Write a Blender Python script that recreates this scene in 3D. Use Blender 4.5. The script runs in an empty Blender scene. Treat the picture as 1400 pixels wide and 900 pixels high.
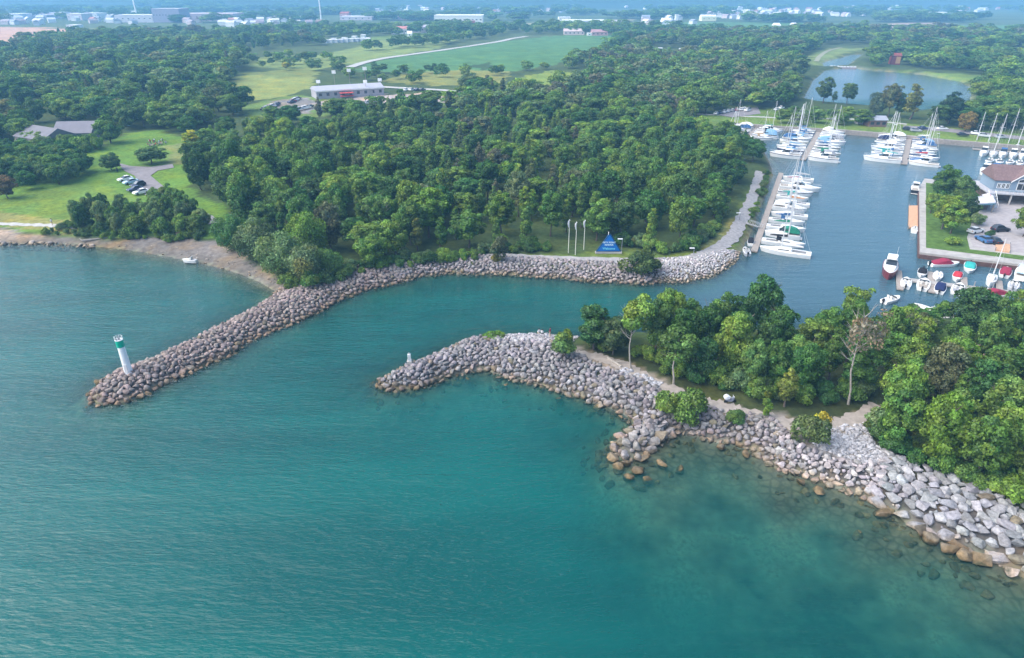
import bpy, bmesh, math, random
import numpy as np
from mathutils import Vector, Matrix

random.seed(11)
rng = np.random.default_rng(11)
S = bpy.context.scene
C = S.collection
R = math.radians
PI = math.pi

# ------------------------------------------------------------------ camera
CH, FPX, HORY = 55.0, 900.0, -12.0
PIT = math.atan((450.0 - HORY) / FPX)
SP, CP = math.sin(PIT), math.cos(PIT)
LZ = 1.8


def G(px, py, z=0.0):
    """photo pixel -> ground point at height z"""
    u, v = (px - 700.0) / FPX, (py - 450.0) / FPX
    t = (CH - z) / (SP + CP * v)
    return Vector((u * t, t * (CP - SP * v), z))


def proj(x, y, z):
    dz = z - CH
    d = y * CP - dz * SP
    return 700 + FPX * x / d, 450 - FPX * (y * SP + dz * CP) / d, d


cam = bpy.data.objects.new("camera", bpy.data.cameras.new("camera"))
C.objects.link(cam)
cam.location = (0, 0, CH)
cam.rotation_euler = (PI / 2 - PIT, 0, 0)
cam.data.sensor_width = 36
cam.data.lens = 36 * FPX / 1400
cam.data.clip_start = 0.5
cam.data.clip_end = 14000
S.camera = cam

# ------------------------------------------------------------------ render settings
S.view_settings.view_transform = 'Standard'
S.view_settings.look = 'None'
S.view_settings.gamma = 1
S.view_settings.exposure = 1.13
S.cycles.use_denoising = True
S.cycles.max_bounces = 6
S.cycles.diffuse_bounces = 3
S.cycles.glossy_bounces = 2
S.cycles.transmission_bounces = 3
S.cycles.transparent_max_bounces = 6
S.cycles.volume_bounces = 3
S.cycles.caustics_reflective = False
S.cycles.caustics_refractive = False
S.cycles.sample_clamp_indirect = 4

# ------------------------------------------------------------------ light
SUN_EL, SUN_AZ = R(46), R(-99)      # azimuth from +Y towards +X (negative: to the left)
w = bpy.data.worlds.new("World")
S.world = w
w.use_nodes = True
nt = w.node_tree
sky = nt.nodes.new('ShaderNodeTexSky')
sky.sky_type = 'NISHITA'
sky.sun_disc = False
sky.sun_elevation = SUN_EL
sky.sun_rotation = SUN_AZ
sky.air_density = 1.0
sky.dust_density = 3.5
sky.ozone_density = 1.5
bg = nt.nodes['Background']
bg.inputs['Strength'].default_value = 0.15
nt.links.new(sky.outputs[0], bg.inputs[0])
sl = bpy.data.lights.new("sun", 'SUN')
sl.energy = 2.0
sl.angle = R(85)
sl.color = (0.97, 0.98, 1.0)
so = bpy.data.objects.new("sun", sl)
C.objects.link(so)
sd = Vector((math.sin(SUN_AZ) * math.cos(SUN_EL), math.cos(SUN_AZ) * math.cos(SUN_EL), math.sin(SUN_EL)))
so.rotation_euler = sd.to_track_quat('Z', 'Y').to_euler()
so.location = (0, 0, 300)


# ------------------------------------------------------------------ materials
class NT:
    def __init__(s, name):
        s.m = bpy.data.materials.new(name)
        s.m.use_nodes = True
        s.t = s.m.node_tree
        s.t.nodes.clear()
        s.out = s.n('OutputMaterial')

    def n(s, typ, **kw):
        nd = s.t.nodes.new('ShaderNode' + typ)
        for k, v in kw.items():
            if k.startswith('_'):
                setattr(nd, k[1:], v)
            else:
                key = int(k[1:]) if k[0] == 'i' and k[1:].isdigit() else k.replace('__', ' ')
                if hasattr(v, 'is_output'):
                    s.t.links.new(v, nd.inputs[key])
                else:
                    nd.inputs[key].default_value = v
        return nd

    def l(s, a, b):
        s.t.links.new(a, b)

    def noise(s, scale, detail=3, rough=0.55, vec=None):
        nd = s.n('TexNoise')
        nd.inputs['Scale'].default_value = scale
        nd.inputs['Detail'].default_value = detail
        nd.inputs['Roughness'].default_value = rough
        if vec is not None:
            s.l(vec, nd.inputs['Vector'])
        return nd.outputs['Fac']

    def mr(s, val, a, b, c, d):
        nd = s.n('MapRange')
        s.l(val, nd.inputs[0])
        for i, x in enumerate((a, b, c, d)):
            nd.inputs[i + 1].default_value = x
        return nd.outputs[0]

    def math(s, op, a, b=None):
        nd = s.n('Math', _operation=op)
        for i, x in enumerate((a, b)):
            if x is None:
                continue
            if hasattr(x, 'is_output'):
                s.l(x, nd.inputs[i])
            else:
                nd.inputs[i].default_value = x
        return nd.outputs[0]

    def mul(s, a, b, fac=1.0):
        return s.mix(a, b, fac, 'MULTIPLY')

    def mix(s, a, b, fac, mode='MIX'):
        nd = s.n('Mix', _data_type='RGBA', _blend_type=mode)
        for i, x in ((0, fac), (6, a), (7, b)):
            if hasattr(x, 'is_output'):
                s.l(x, nd.inputs[i])
            elif i == 0:
                nd.inputs[i].default_value = x
            else:
                nd.inputs[i].default_value = (*x[:3], 1)
        return nd.outputs[2]

    def grey(s, v):
        nd = s.n('CombineColor')
        for i in range(3):
            s.l(v, nd.inputs[i])
        return nd.outputs[0]

    def pos(s):
        return s.n('NewGeometry').outputs['Position']

    def obj(s):
        return s.n('TexCoord').outputs['Object']

    def principled(s, col, rough=0.7, spec=0.3, metal=0.0, normal=None):
        p = s.n('BsdfPrincipled')
        if hasattr(col, 'is_output'):
            s.l(col, p.inputs['Base Color'])
        else:
            p.inputs['Base Color'].default_value = (*col[:3], 1)
        p.inputs['Roughness'].default_value = rough
        p.inputs['Specular IOR Level'].default_value = spec
        p.inputs['Metallic'].default_value = metal
        if normal is not None:
            s.l(normal, p.inputs['Normal'])
        s.l(p.outputs[0], s.out.inputs['Surface'])
        return s.m


_mats = {}


def M(name, col, rough=0.6, spec=0.3, metal=0.0, var=0.25, scale=1.5):
    """plain painted / built surface with a little wear"""
    if name in _mats:
        return _mats[name]
    t = NT(name)
    f = t.mr(t.noise(scale, 4, 0.6, t.obj()), 0.25, 0.75, 1 - var, 1 + var * 0.5)
    _mats[name] = t.principled(t.mul(col, t.grey(f)), rough, spec, metal)
    return _mats[name]


def tint_mat(name, rough=0.5, spec=0.4, var=0.12, scale=0.8):
    """surface whose paint colour is the object's own colour"""
    t = NT(name)
    oc = t.n('ObjectInfo').outputs['Color']
    f = t.mr(t.noise(scale, 4, 0.6, t.obj()), 0.25, 0.75, 1 - var, 1 + var * 0.4)
    return t.principled(t.mul(oc, t.grey(f)), rough, spec)


PAINT = tint_mat("gloss_paint", 0.3, 0.5)
CLOTH = tint_mat("canvas_cloth", 0.85, 0.15, 0.2, 2.0)
WALLP = tint_mat("wall_paint", 0.8, 0.2, 0.15, 0.3)
WHITE = M("white_gelcoat", (0.78, 0.78, 0.76), 0.3, 0.5, var=0.1)
DECKM = M("deck_offwhite", (0.66, 0.65, 0.61), 0.6, var=0.15)
GLASS = M("dark_glass", (0.03, 0.04, 0.05), 0.08, 0.6, var=0.3)
ALU = M("mast_aluminium", (0.66, 0.66, 0.66), 0.4, 0.5, 0.2, var=0.1)
BLACK = M("black_rubber", (0.02, 0.02, 0.02), 0.6, var=0.3)
CONC = M("pale_concrete", (0.38, 0.36, 0.33), 0.85, 0.2, var=0.3, scale=0.6)
WOOD = M("weathered_planks", (0.33, 0.29, 0.25), 0.85, 0.2, var=0.35, scale=3)
OWOOD = M("orange_boards", (0.55, 0.33, 0.20), 0.8, 0.2, var=0.25, scale=2)
RUST = M("rusty_steel", (0.13, 0.075, 0.065), 0.8, 0.2, var=0.4, scale=1)
BARK = M("grey_brown_bark", (0.13, 0.105, 0.085), 0.9, 0.1, var=0.4, scale=4)
PALEBARK = M("pale_dead_bark", (0.34, 0.31, 0.27), 0.9, 0.1, var=0.3, scale=4)
GREYMETAL = M("grey_metal", (0.3, 0.31, 0.32), 0.5, 0.4, 0.3, var=0.15)
SKIN = M("skin", (0.45, 0.28, 0.2), 0.6, var=0.1)


# ------------------------------------------------------------------ mesh helper
class MB:
    def __init__(s):
        s.v, s.f, s.m = [], [], []

    def add(s, vs, fs, mi=0):
        b = len(s.v)
        s.v += [tuple(v) for v in vs]
        s.f += [tuple(b + i for i in f) for f in fs]
        s.m += [mi] * len(fs)

    def box(s, c, d, rz=0.0, mi=0, taper=1.0):
        x, y, z = d[0] / 2, d[1] / 2, d[2] / 2
        ca, sa = math.cos(rz), math.sin(rz)
        vs = []
        for k, t in ((-z, 1.0), (z, taper)):
            for a, b in ((-x, -y), (x, -y), (x, y), (-x, y)):
                a, b = a * t, b * t
                vs.append((c[0] + a * ca - b * sa, c[1] + a * sa + b * ca, c[2] + k))
        s.add(vs, [(3, 2, 1, 0), (4, 5, 6, 7), (0, 1, 5, 4), (1, 2, 6, 5), (2, 3, 7, 6), (3, 0, 4, 7)], mi)

    def cyl(s, p0, p1, r0, r1=None, n=8, mi=0, caps=True):
        r1 = r0 if r1 is None else r1
        p0, p1 = Vector(p0), Vector(p1)
        d = (p1 - p0).normalized()
        a = d.orthogonal().normalized()
        b = d.cross(a)
        vs = []
        for p, r in ((p0, r0), (p1, r1)):
            for i in range(n):
                t = 2 * PI * i / n
                vs.append(p + (a * math.cos(t) + b * math.sin(t)) * r)
        fs = [(i, (i + 1) % n, n + (i + 1) % n, n + i) for i in range(n)]
        if caps:
            fs += [tuple(range(n - 1, -1, -1)), tuple(range(n, 2 * n))]
        s.add(vs, fs, mi)

    def prism(s, poly, z0, z1, mi=0):
        n = len(poly)
        a = sum(poly[i][0] * poly[(i + 1) % n][1] - poly[(i + 1) % n][0] * poly[i][1] for i in range(n))
        if a < 0:
            poly = poly[::-1]
        vs = [(p[0], p[1], z0) for p in poly] + [(p[0], p[1], z1) for p in poly]
        fs = [(i, (i + 1) % n, n + (i + 1) % n, n + i) for i in range(n)]
        fs += [tuple(range(n - 1, -1, -1)), tuple(range(n, 2 * n))]
        s.add(vs, fs, mi)

    def loft(s, rings, mi=0, close=True, caps=True):
        n = len(rings[0])
        vs = [p for r in rings for p in r]
        fs = []
        for k in range(len(rings) - 1):
            for i in range(n if close else n - 1):
                j = (i + 1) % n
                fs.append((k * n + i, k * n + j, (k + 1) * n + j, (k + 1) * n + i))
        if caps:
            fs += [tuple(range(n - 1, -1, -1)), tuple((len(rings) - 1) * n + i for i in range(n))]
        s.add(vs, fs, mi)

    def mesh(s, name, mats):
        me = bpy.data.meshes.new(name)
        me.from_pydata(s.v, [], s.f)
        for m in mats:
            me.materials.append(m)
        if len(mats) > 1:
            me.polygons.foreach_set('material_index', s.m)
        me.update()
        return me

    def build(s, name, mats, parent=None, smooth=False, color=None, **tags):
        if not isinstance(mats, (list, tuple)):
            mats = [mats]
        me = s.mesh(name, mats)
        if smooth:
            me.polygons.foreach_set('use_smooth', [True] * len(me.polygons))
        return link(name, me, parent, color, **tags)


def link(name, me, parent=None, color=None, **tags):
    o = bpy.data.objects.new(name, me)
    C.objects.link(o)
    if parent is not None:
        o.parent = parent
    if color is not None:
        o.color = (*color[:3], 1)
    for k, v in tags.items():
        o[k] = v
    return o


def thing(name, label, cat, loc=(0, 0, 0), rz=0.0, group=None, scale=1.0):
    o = bpy.data.objects.new(name, None)
    C.objects.link(o)
    o.empty_display_size = 0.3
    o.location = loc
    o.rotation_euler = (0, 0, rz)
    o.scale = (scale,) * 3
    o['label'] = label
    o['category'] = cat
    if group:
        o['group'] = group
    return o


def copy_tree(o, parent=None):
    c = o.copy()
    C.objects.link(c)
    c.parent = parent
    for ch in list(o.children):
        copy_tree(ch, c)
    return c


# ------------------------------------------------------------------ coast and terrain
def P(pts, z=0.0):
    out = []
    for p in pts:
        if p[0] == 'g':
            out.append((p[1], p[2]))
        else:
            q = G(p[0], p[1], z)
            out.append((q.x, q.y))
    return out


PX_N = [('g', -6000, G(-400, 331).y), (-400, 331), (0, 334), (60, 333), (120, 336), (180, 343), (230, 352), (280, 362),
        (330, 376), (362, 391), (380, 403), (352, 422), (300, 449), (246, 476), (206, 494), (166, 508), (138, 524), (126, 540),
        (127, 548), (138, 553), (175, 549), (207, 535), (230, 523), (270, 505), (312, 485), (350, 461), (390, 446),
        (420, 434), (445, 420), (470, 407), (500, 396), (535, 389), (575, 378), (612, 374), (700, 376), (750, 379),
        (825, 386), (875, 388), (940, 385), (975, 377), (1000, 361), (1012, 345), (1022, 328), (1032, 304), (1041, 280),
        (1049, 260), (1056, 240), (1052, 222), (1042, 200), (1025, 184), (985, 171), (1060, 178), (1110, 181), (1160, 184),
        (1220, 189), (1290, 197), (1400, 206), (1700, 225), ('g', 6000, G(1700, 225).y), ('g', 6000, 9000), ('g', -6000, 9000)]
PX_S = [(519, 523), (525, 530), (537, 534), (557, 533), (580, 528), (605, 518), (630, 510), (662, 506), (687, 514), (700, 517),
        (737, 527), (775, 537), (807, 548), (840, 561), (868, 577), (868, 587), (842, 604), (834, 614), (849, 627),
        (866, 629), (878, 620), (895, 609), (917, 597), (932, 591), (962, 598), (1012, 607), (1066, 638), (1133, 664),
        (1173, 673), (1200, 690), (1233, 711), (1266, 725), (1297, 740), (1323, 750), (1363, 770), (1400, 785),
        (1500, 832), (1700, 925), (2600, 940), (2600, 470), (1900, 462), (1600, 440), (1400, 428), (1340, 433),
        (1310, 440), (1265, 434), (1235, 437), (1200, 446), (1150, 449), (1050, 452), (950, 452), (850, 457), (800, 461),
        (785, 463), (750, 460), (700, 460), (670, 461), (648, 464), (628, 471), (594, 488), (556, 502), (530, 516)]
PX_POND = [(1098, 136), (1112, 110), (1130, 96), (1165, 92), (1182, 96), (1250, 101), (1310, 111), (1330, 122), (1325, 138),
           (1290, 148), (1250, 154), (1180, 146), (1120, 141)]
PX_STREAM = [(1124, 86), (1128, 93), (1158, 90), (1172, 80), (1180, 74), (1166, 75)]

NEARX = np.arange(-112, 152, 1.5)


def grow(a, end, step, r):
    out = [a]
    while out[-1] < end:
        step *= r
        out.append(out[-1] + step)
    return np.array(out[1:])


gx_r = grow(NEARX[-1], 4500, 1.5, 1.035)
gx = np.concatenate([-(grow(-NEARX[0], 4500, 1.5, 1.035))[::-1], NEARX, gx_r])
NEARY = np.arange(14, 262, 1.5)
gy = np.concatenate([14 - grow(0, 160, 1.5, 1.12)[::-1], NEARY, grow(NEARY[-1], 4700, 1.5, 1.014)])
GX, GY = np.meshgrid(gx, gy)


def inside(poly, X, Y):
    r = np.zeros(X.shape, bool)
    n = len(poly)
    for i in range(n):
        x0, y0 = poly[i]
        x1, y1 = poly[(i + 1) % n]
        if y0 == y1:
            continue
        c = ((y0 > Y) != (y1 > Y)) & (X < (x1 - x0) * (Y - y0) / (y1 - y0) + x0)
        r ^= c
    return r


def edgedist(poly, X, Y):
    d = np.full(X.shape, 1e9)
    n = len(poly)
    for i in range(n):
        x0, y0 = poly[i]
        x1, y1 = poly[(i + 1) % n]
        dx, dy = x1 - x0, y1 - y0
        t = np.clip(((X - x0) * dx + (Y - y0) * dy) / (dx * dx + dy * dy + 1e-9), 0, 1)
        d = np.minimum(d, (X - x0 - t * dx) ** 2 + (Y - y0 - t * dy) ** 2)
    return np.sqrt(d)


def sdf(poly, X, Y):
    return np.where(inside(poly, X, Y), 1, -1) * edgedist(poly, X, Y)


LN, LS, LP, LST = P(PX_N), P(PX_S), P(PX_POND), P(PX_STREAM)
BEACH = P([(-500, 345), (-500, 300), (0, 308), (100, 318), (160, 322), (240, 318), (300, 330), (345, 350), (400, 388), (396, 402), (330, 395), (200, 360)])
SHELF = P([(905, 600), (1000, 590), (1600, 850), (1600, 1000), (1000, 1000), (830, 760), (850, 640)])


def vnoise(X, Y, s, seed=0):
    a = np.zeros(X.shape)
    r = np.random.default_rng(seed)
    for k in range(7):
        an, ph, q = r.uniform(0, 2 * PI), r.uniform(0, 2 * PI), s * r.uniform(0.6, 1.7)
        a += np.sin((X * math.cos(an) + Y * math.sin(an)) * 2 * PI / q + ph)
    return a / 4.0


def terrain(X, Y):
    X, Y = np.asarray(X, float), np.asarray(Y, float)
    D = np.maximum(sdf(LN, X, Y), sdf(LS, X, Y))
    D = np.minimum(D, -sdf(LP, X, Y))
    D = np.minimum(D, -sdf(LST, X, Y))
    D = D + vnoise(X, Y, 6, 3) * 0.35 * np.clip(1 - np.abs(D) / 8, 0, 1)
    bw = np.clip(sdf(BEACH, X, Y) / 4 + 0.5, 0, 1)
    sw = np.clip(sdf(SHELF, X, Y) / 14 + 0.4, 0, 1)
    up = LZ * (1 - np.exp(-np.maximum(D, 0) / (2.0 + 5.5 * bw)))
    up = up + vnoise(X, Y, 40, 5) * 0.12 * np.clip(D / 10, 0, 1)
    dn = -7 * (1 - np.exp(np.minimum(D, 0) / (9 + 40 * sw + 6 * bw)))
    dn = dn + vnoise(X, Y, 9, 8) * 0.25 * np.clip(-D / 6, 0, 1)
    h = np.where(D > 0, up, dn)
    # the escarpment behind the town
    rise = np.clip((Y - 2500 - vnoise(X, Y * 0.2, 900, 4) * 120) / 700, 0, 1)
    rise = rise * rise * (3 - 2 * rise)
    h = h + rise * (125 + 14 * vnoise(X, Y, 700, 9) + 5 * vnoise(X, Y, 120, 10))
    return h, D


HH, DD = terrain(GX, GY)

# land cover: (polygon in pixels, colour)
GRASSX = (0.1, 0.2, 0.03)
FOREST = (0.030, 0.042, 0.018)
GRASS = (0.105, 0.200, 0.030)
GRASS2 = (0.12, 0.19, 0.045)
DRY = (0.22, 0.22, 0.07)
DIRT = (0.27, 0.235, 0.20)
GRAVEL = (0.32, 0.30, 0.295)
BEACHC = (0.185, 0.168, 0.155)
COVER = [
    # far country
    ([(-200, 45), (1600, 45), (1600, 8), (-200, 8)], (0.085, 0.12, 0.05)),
    ([(-200, 72), (0, 60), (40, 56), (75, 46), (110, 41), (60, 38), (0, 37), (-200, 38)], (0.46, 0.30, 0.22)),
    ([(100, 48), (190, 46), (200, 39), (120, 39)], (0.20, 0.24, 0.10)),
    ([(330, 66), (640, 48), (700, 44), (640, 40), (560, 45), (440, 60)], GRASS2),
    ([(335, 80), (440, 75), (480, 66), (520, 55), (640, 47), (600, 66), (470, 90), (430, 95), (340, 92)], (0.17, 0.23, 0.07)),
    ([(480, 97), (520, 82), (600, 70), (690, 57), (760, 49), (830, 48), (870, 52), (810, 72), (760, 88), (690, 99), (560, 99)], (0.075, 0.175, 0.065)),
    ([(640, 90), (672, 85), (680, 92), (660, 96)], (0.04, 0.08, 0.03)),
    ([(520, 112), (560, 100), (620, 96), (700, 98), (690, 112), (600, 118)], (0.19, 0.21, 0.06)),
    ([(690, 122), (715, 104), (760, 97), (800, 100), (770, 116), (740, 124)], (0.17, 0.24, 0.045)),
    ([(300, 128), (320, 106), (370, 96), (430, 98), (432, 118), (395, 130), (350, 138)], (0.21, 0.25, 0.07)),
    ([(335, 100), (420, 92), (440, 100), (380, 108)], (0.15, 0.19, 0.055)),
    ([(330, 146), (395, 130), (430, 132), (560, 134), (640, 128), (640, 140), (560, 150), (420, 162), (340, 160)], GRASS2),
    ([(425, 140), (520, 129), (630, 127), (625, 140), (560, 141), (450, 146)], (0.36, 0.31, 0.29)),
    ([(355, 152), (375, 138), (425, 133), (432, 144), (415, 158)], (0.22, 0.21, 0.2)),
    ([(860, 32), (1000, 30), (1120, 31), (1200, 36), (1400, 34), (1400, 48), (1180, 42), (1010, 46), (900, 40)], (0.09, 0.19, 0.07)),
    ([(1150, 34), (1190, 33), (1260, 30), (1300, 32), (1250, 40), (1170, 42)], (0.34, 0.27, 0.23)),
    ([(700, 34), (860, 30), (870, 26), (760, 28)], (0.3, 0.28, 0.2)),
    ([(1185, 92.5), (1290, 99.5), (1400, 107), (1400, 112), (1335, 113), (1290, 104), (1185, 95.5)], GRASS2),
    ([(1100, 84), (1112, 72), (1130, 66), (1190, 66), (1150, 74), (1118, 92)], (0.16, 0.22, 0.07)),
    # park by the beach
    ([(-300, 330), (-300, 240), (0, 222), (60, 215), (130, 205), (170, 182), (215, 178), (262, 190), (262, 235), (262, 262), (310, 285),
      (330, 310), (300, 326), (240, 316), (160, 322), (100, 318), (0, 308)], GRASS),
    ([(-100, 312), (-100, 285), (0, 290), (110, 296), (112, 315), (0, 306)], DRY),
    ([(120, 300), (200, 270), (120, 250), (40, 262), (0, 275), (0, 285), (60, 298)], (0.115, 0.195, 0.035)),
    ([(225, 200), (262, 192), (266, 225), (230, 225)], (0.16, 0.2, 0.07)),
    ([(180, 152), (185, 136), (212, 134), (216, 148)], GRASS),
    ([(-500, 345), (-500, 306), (0, 309), (100, 320), (160, 323), (240, 319), (300, 331), (345, 352), (400, 390), (396, 402), (330, 398),
      (200, 366), (0, 345)], BEACHC),
    ([(-200, 322), (-200, 311), (0, 312), (60, 316), (70, 322), (0, 321)], (0.36, 0.27, 0.19)),
    # channel bank and marina lawn
    ([(600, 354), (690, 348), (850, 346), (905, 348), (950, 342), (988, 316), (1010, 290), (1028, 255), (1052, 235), (1050, 262), (1030, 305),
      (1018, 330), (1006, 346), (985, 350), (950, 362), (905, 364), (800, 367), (640, 360)], (0.10, 0.15, 0.035)),
    ([(950, 342), (988, 316), (1005, 292), (1012, 300), (998, 326), (970, 346)], (0.17, 0.18, 0.06)),
    ([(930, 165), (1000, 150), (1100, 150), (1290, 175), (1500, 190), (1500, 215), (1290, 200), (1100, 184), (985, 174)], (0.12, 0.19, 0.04)),
    # the point
    ([(770, 470), (800, 470), (1000, 480), (1400, 480), (1400, 720), (1270, 655), (1180, 625), (1060, 590), (980, 568), (920, 566), (860, 530), (800, 500)], (0.045, 0.06, 0.022)),
    ([(775, 474), (800, 476), (850, 492), (905, 520), (950, 545), (1020, 562), (1065, 566), (1110, 572), (1165, 566), (1215, 548), (1225, 556), (1192, 578),
      (1185, 600), (1230, 630), (1180, 628), (1120, 616), (1060, 590), (985, 566), (920, 552), (870, 528), (800, 496)], DIRT),
    ([(1120, 590), (1180, 585), (1195, 610), (1250, 640), (1180, 640), (1110, 612)], (0.36, 0.345, 0.34)),
    ([(900, 532), (940, 545), (1000, 558), (1000, 566), (930, 562), (905, 548)], (0.08, 0.12, 0.03)),
    ([(1215, 455), (1240, 445), (1330, 445), (1340, 456), (1250, 468)], (0.10, 0.16, 0.04)),
    ([(1260, 480), (1350, 470), (1380, 490), (1290, 500)], (0.28, 0.26, 0.24)),
    ([(640, 457), (760, 455), (770, 470), (660, 476)], (0.36, 0.34, 0.33)),
    # bedding under the armour stone
    ([(112, 566), (108, 508), (350, 402), (392, 392), (425, 388), (465, 372), (540, 364), (637, 357), (705, 357), (850, 366), (905, 361), (950, 359), (985, 348), (1012, 341), (1018, 350), (1000, 372),
      (940, 394), (825, 394), (700, 384), (612, 382), (535, 398), (470, 416), (350, 472), (230, 534), (135, 564)], (0.085, 0.075, 0.07)),
    ([(500, 530), (530, 500), (560, 482), (620, 452), (700, 449), (790, 455), (770, 480), (795, 496), (825, 512), (858, 522), (900, 540), (915, 563), (962, 562), (1050, 577), (1079, 603), (1133, 620), (1180, 630),
      (1205, 628), (1266, 654), (1317, 668), (1367, 694), (1400, 707), (1500, 742), (1700, 832), (1700, 935), (1500, 845), (1400, 795), (1300, 750), (1200, 700), (1066, 650), (930, 605), (862, 640), (820, 620), (850, 590), (820, 560), (690, 525), (540, 547)], (0.085, 0.08, 0.078)),
]
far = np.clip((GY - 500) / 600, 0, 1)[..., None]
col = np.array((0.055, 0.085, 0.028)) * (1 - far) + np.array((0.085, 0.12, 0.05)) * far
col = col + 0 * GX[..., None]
for pts, c in COVER:
    q = np.array([(p[0], p[1]) for p in P(pts, LZ)])
    lo, hi = q.min(0), q.max(0)
    mk = (GX > lo[0] - 3) & (GX < hi[0] + 3) & (GY > lo[1] - 3) & (GY < hi[1] + 3)
    if mk.any():
        wob = 2.5 * np.clip(GY[mk] / 250, 0.25, 4)
        mm = inside([tuple(a) for a in q], GX[mk] + vnoise(GX[mk], GY[mk], 14, 21) * wob * 0.6, GY[mk] + vnoise(GX[mk], GY[mk], 17, 22) * wob)
        idx = np.argwhere(mk)[mm]
        col[idx[:, 0], idx[:, 1]] = c
shore = np.clip(1 - (HH - 0.15) / 0.9, 0, 1)[..., None] * (GY < 330)[..., None]
col = col * (1 - shore) + np.array((0.15, 0.135, 0.115)) * shore
bed = (HH < 0.05)[..., None]
col = np.where(bed, np.array((0.20, 0.21, 0.15)), col)
patchy = np.clip(0.5 + 0.9 * vnoise(GX, GY * 1.6, 330, 51), 0, 1)[..., None] * np.clip((GY - 1250) / 200, 0, 1)[..., None]
col = col * (1 - patchy * 0.75) + np.array((0.03, 0.06, 0.025)) * patchy * 0.75
hill = np.clip((GY - 2350) / 200, 0, 1)[..., None]
col = col * (1 - hill) + np.array((0.03, 0.055, 0.028)) * hill


def grid_mesh(name, Z, attrs, keep=None):
    ny, nx = GX.shape
    me = bpy.data.meshes.new(name)
    idx = np.arange(nx * ny).reshape(ny, nx)
    q = np.stack([idx[:-1, :-1], idx[:-1, 1:], idx[1:, 1:], idx[1:, :-1]], -1).reshape(-1, 4)
    if keep is not None:
        k = keep.ravel()
        q = q[k[q].any(1)]
    used, inv = np.unique(q, return_inverse=True)
    q = inv.reshape(q.shape)
    co = np.stack([GX.ravel(), GY.ravel(), Z.ravel()], 1)[used]
    me.vertices.add(len(co))
    me.vertices.foreach_set('co', co.ravel().astype(np.float32))
    me.loops.add(q.size)
    me.loops.foreach_set('vertex_index', q.ravel().astype(np.int32))
    me.polygons.add(len(q))
    me.polygons.foreach_set('loop_start', np.arange(0, q.size, 4, dtype=np.int32))
    me.update(calc_edges=True)
    me.polygons.foreach_set('use_smooth', [True] * len(q))
    for an, (typ, arr) in attrs.items():
        a = me.attributes.new(an, typ, 'POINT')
        if typ == 'FLOAT':
            a.data.foreach_set('value', arr.ravel()[used].astype(np.float32))
        else:
            c4 = np.concatenate([arr.reshape(-1, 3)[used], np.ones((len(used), 1))], 1)
            a.data.foreach_set('color', c4.ravel().astype(np.float32))
    me.validate()
    return me


# ground material
t = NT("ground_cover")
vc = t.n('Attribute', _attribute_name='cover').outputs['Color']
pos = t.pos()
n1 = t.mr(t.noise(0.9, 5, 0.65, pos), 0.3, 0.7, 0.62, 1.3)
n2 = t.mr(t.noise(0.05, 4, 0.6, pos), 0.3, 0.7, 0.75, 1.22)
cc = t.mul(t.mul(vc, t.grey(n1)), t.grey(n2))
hue = t.mix(cc, t.mul(cc, (1.35, 1.08, 0.7)), t.mr(t.noise(0.13, 3, 0.6, pos), 0.45, 0.7, 0, 1))
# weed beds and stones on the lake bed
z = t.n('SeparateXYZ', i0=pos).outputs[2]
under = t.mr(z, -0.05, -0.5, 0, 1)
weed = t.mr(t.noise(0.10, 8, 0.72, pos), 0.44, 0.60, 0, 0.85)
stones = t.n('TexVoronoi', _feature='DISTANCE_TO_EDGE', Vector=t.mix(pos, t.n('TexNoise', Vector=pos, Scale=0.7).outputs['Color'], 0.04), Scale=0.9).outputs[0]
stn = t.mr(stones, 0.0, 0.22, 0.45, 1.1)
bedc = t.mix((0.34, 0.36, 0.22), (0.016, 0.028, 0.022), weed)
bedc = t.mul(bedc, t.grey(t.mr(t.noise(1.6, 5, 0.7, pos), 0.3, 0.7, 0.55, 1.35)))
shal = t.mr(z, -1.5, -0.2, 0, 1)
bedc = t.mix(bedc, t.mul(t.mix((0.27, 0.21, 0.12), (0.10, 0.095, 0.05), t.mr(t.noise(0.5, 5, 0.65, pos), 0.35, 0.65, 0, 1)), t.grey(stn)), shal)
fin = t.mix(hue, bedc, under)
bmp = t.n('Bump', Strength=0.5, Distance=0.3, Height=t.noise(1.3, 5, 0.7, pos))
t.principled(fin, 0.95, 0.1, normal=bmp.outputs[0])
GROUND = t.m
gm = grid_mesh("ground", HH, {'cover': ('FLOAT_COLOR', col)})
gm.materials.append(GROUND)
link("ground", gm, kind='structure')

# ------------------------------------------------------------------ water
MARINA = P([(905, 395), (1010, 330), (1060, 220), (980, 160), (1500, 180), (1700, 300), (1700, 445), (1200, 450), (900, 460)])
mw = np.clip(sdf(MARINA, GX, GY) / 18 + 0.5, 0, 1)
pondw = (inside(LP, GX, GY) | inside(LST, GX, GY)) * 1.0
inner = np.maximum(mw, np.clip((GY - 380) / 20, 0, 1))
t = NT("lake_water")
dep = t.n('Attribute', _attribute_name='depth').outputs['Fac']
inn = t.n('Attribute', _attribute_name='inner').outputs['Fac']
pos = t.pos()
mp = t.n('Mapping', Vector=pos, Rotation=(0, 0, R(-38)), Scale=(0.24, 1.0, 1.0)).outputs[0]
big = t.noise(0.085, 3, 0.5, mp)
mid = t.noise(0.55, 4, 0.6, mp)
fine = t.noise(2.2, 3, 0.6, mp)
hgt = t.math('ADD', t.math('ADD', t.math('MULTIPLY', mid, 1.0), t.math('MULTIPLY', fine, 0.42)), t.math('MULTIPLY', big, 2.2))
bst = t.mr(inn, 0, 1, 0.62, 0.22)
bmp = t.n('Bump', Strength=bst, Distance=0.55, Height=hgt)
lake = t.mix((0.0003, 0.070, 0.063), (0.0006, 0.096, 0.083), t.mr(big, 0.35, 0.65, 0, 1))
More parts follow.
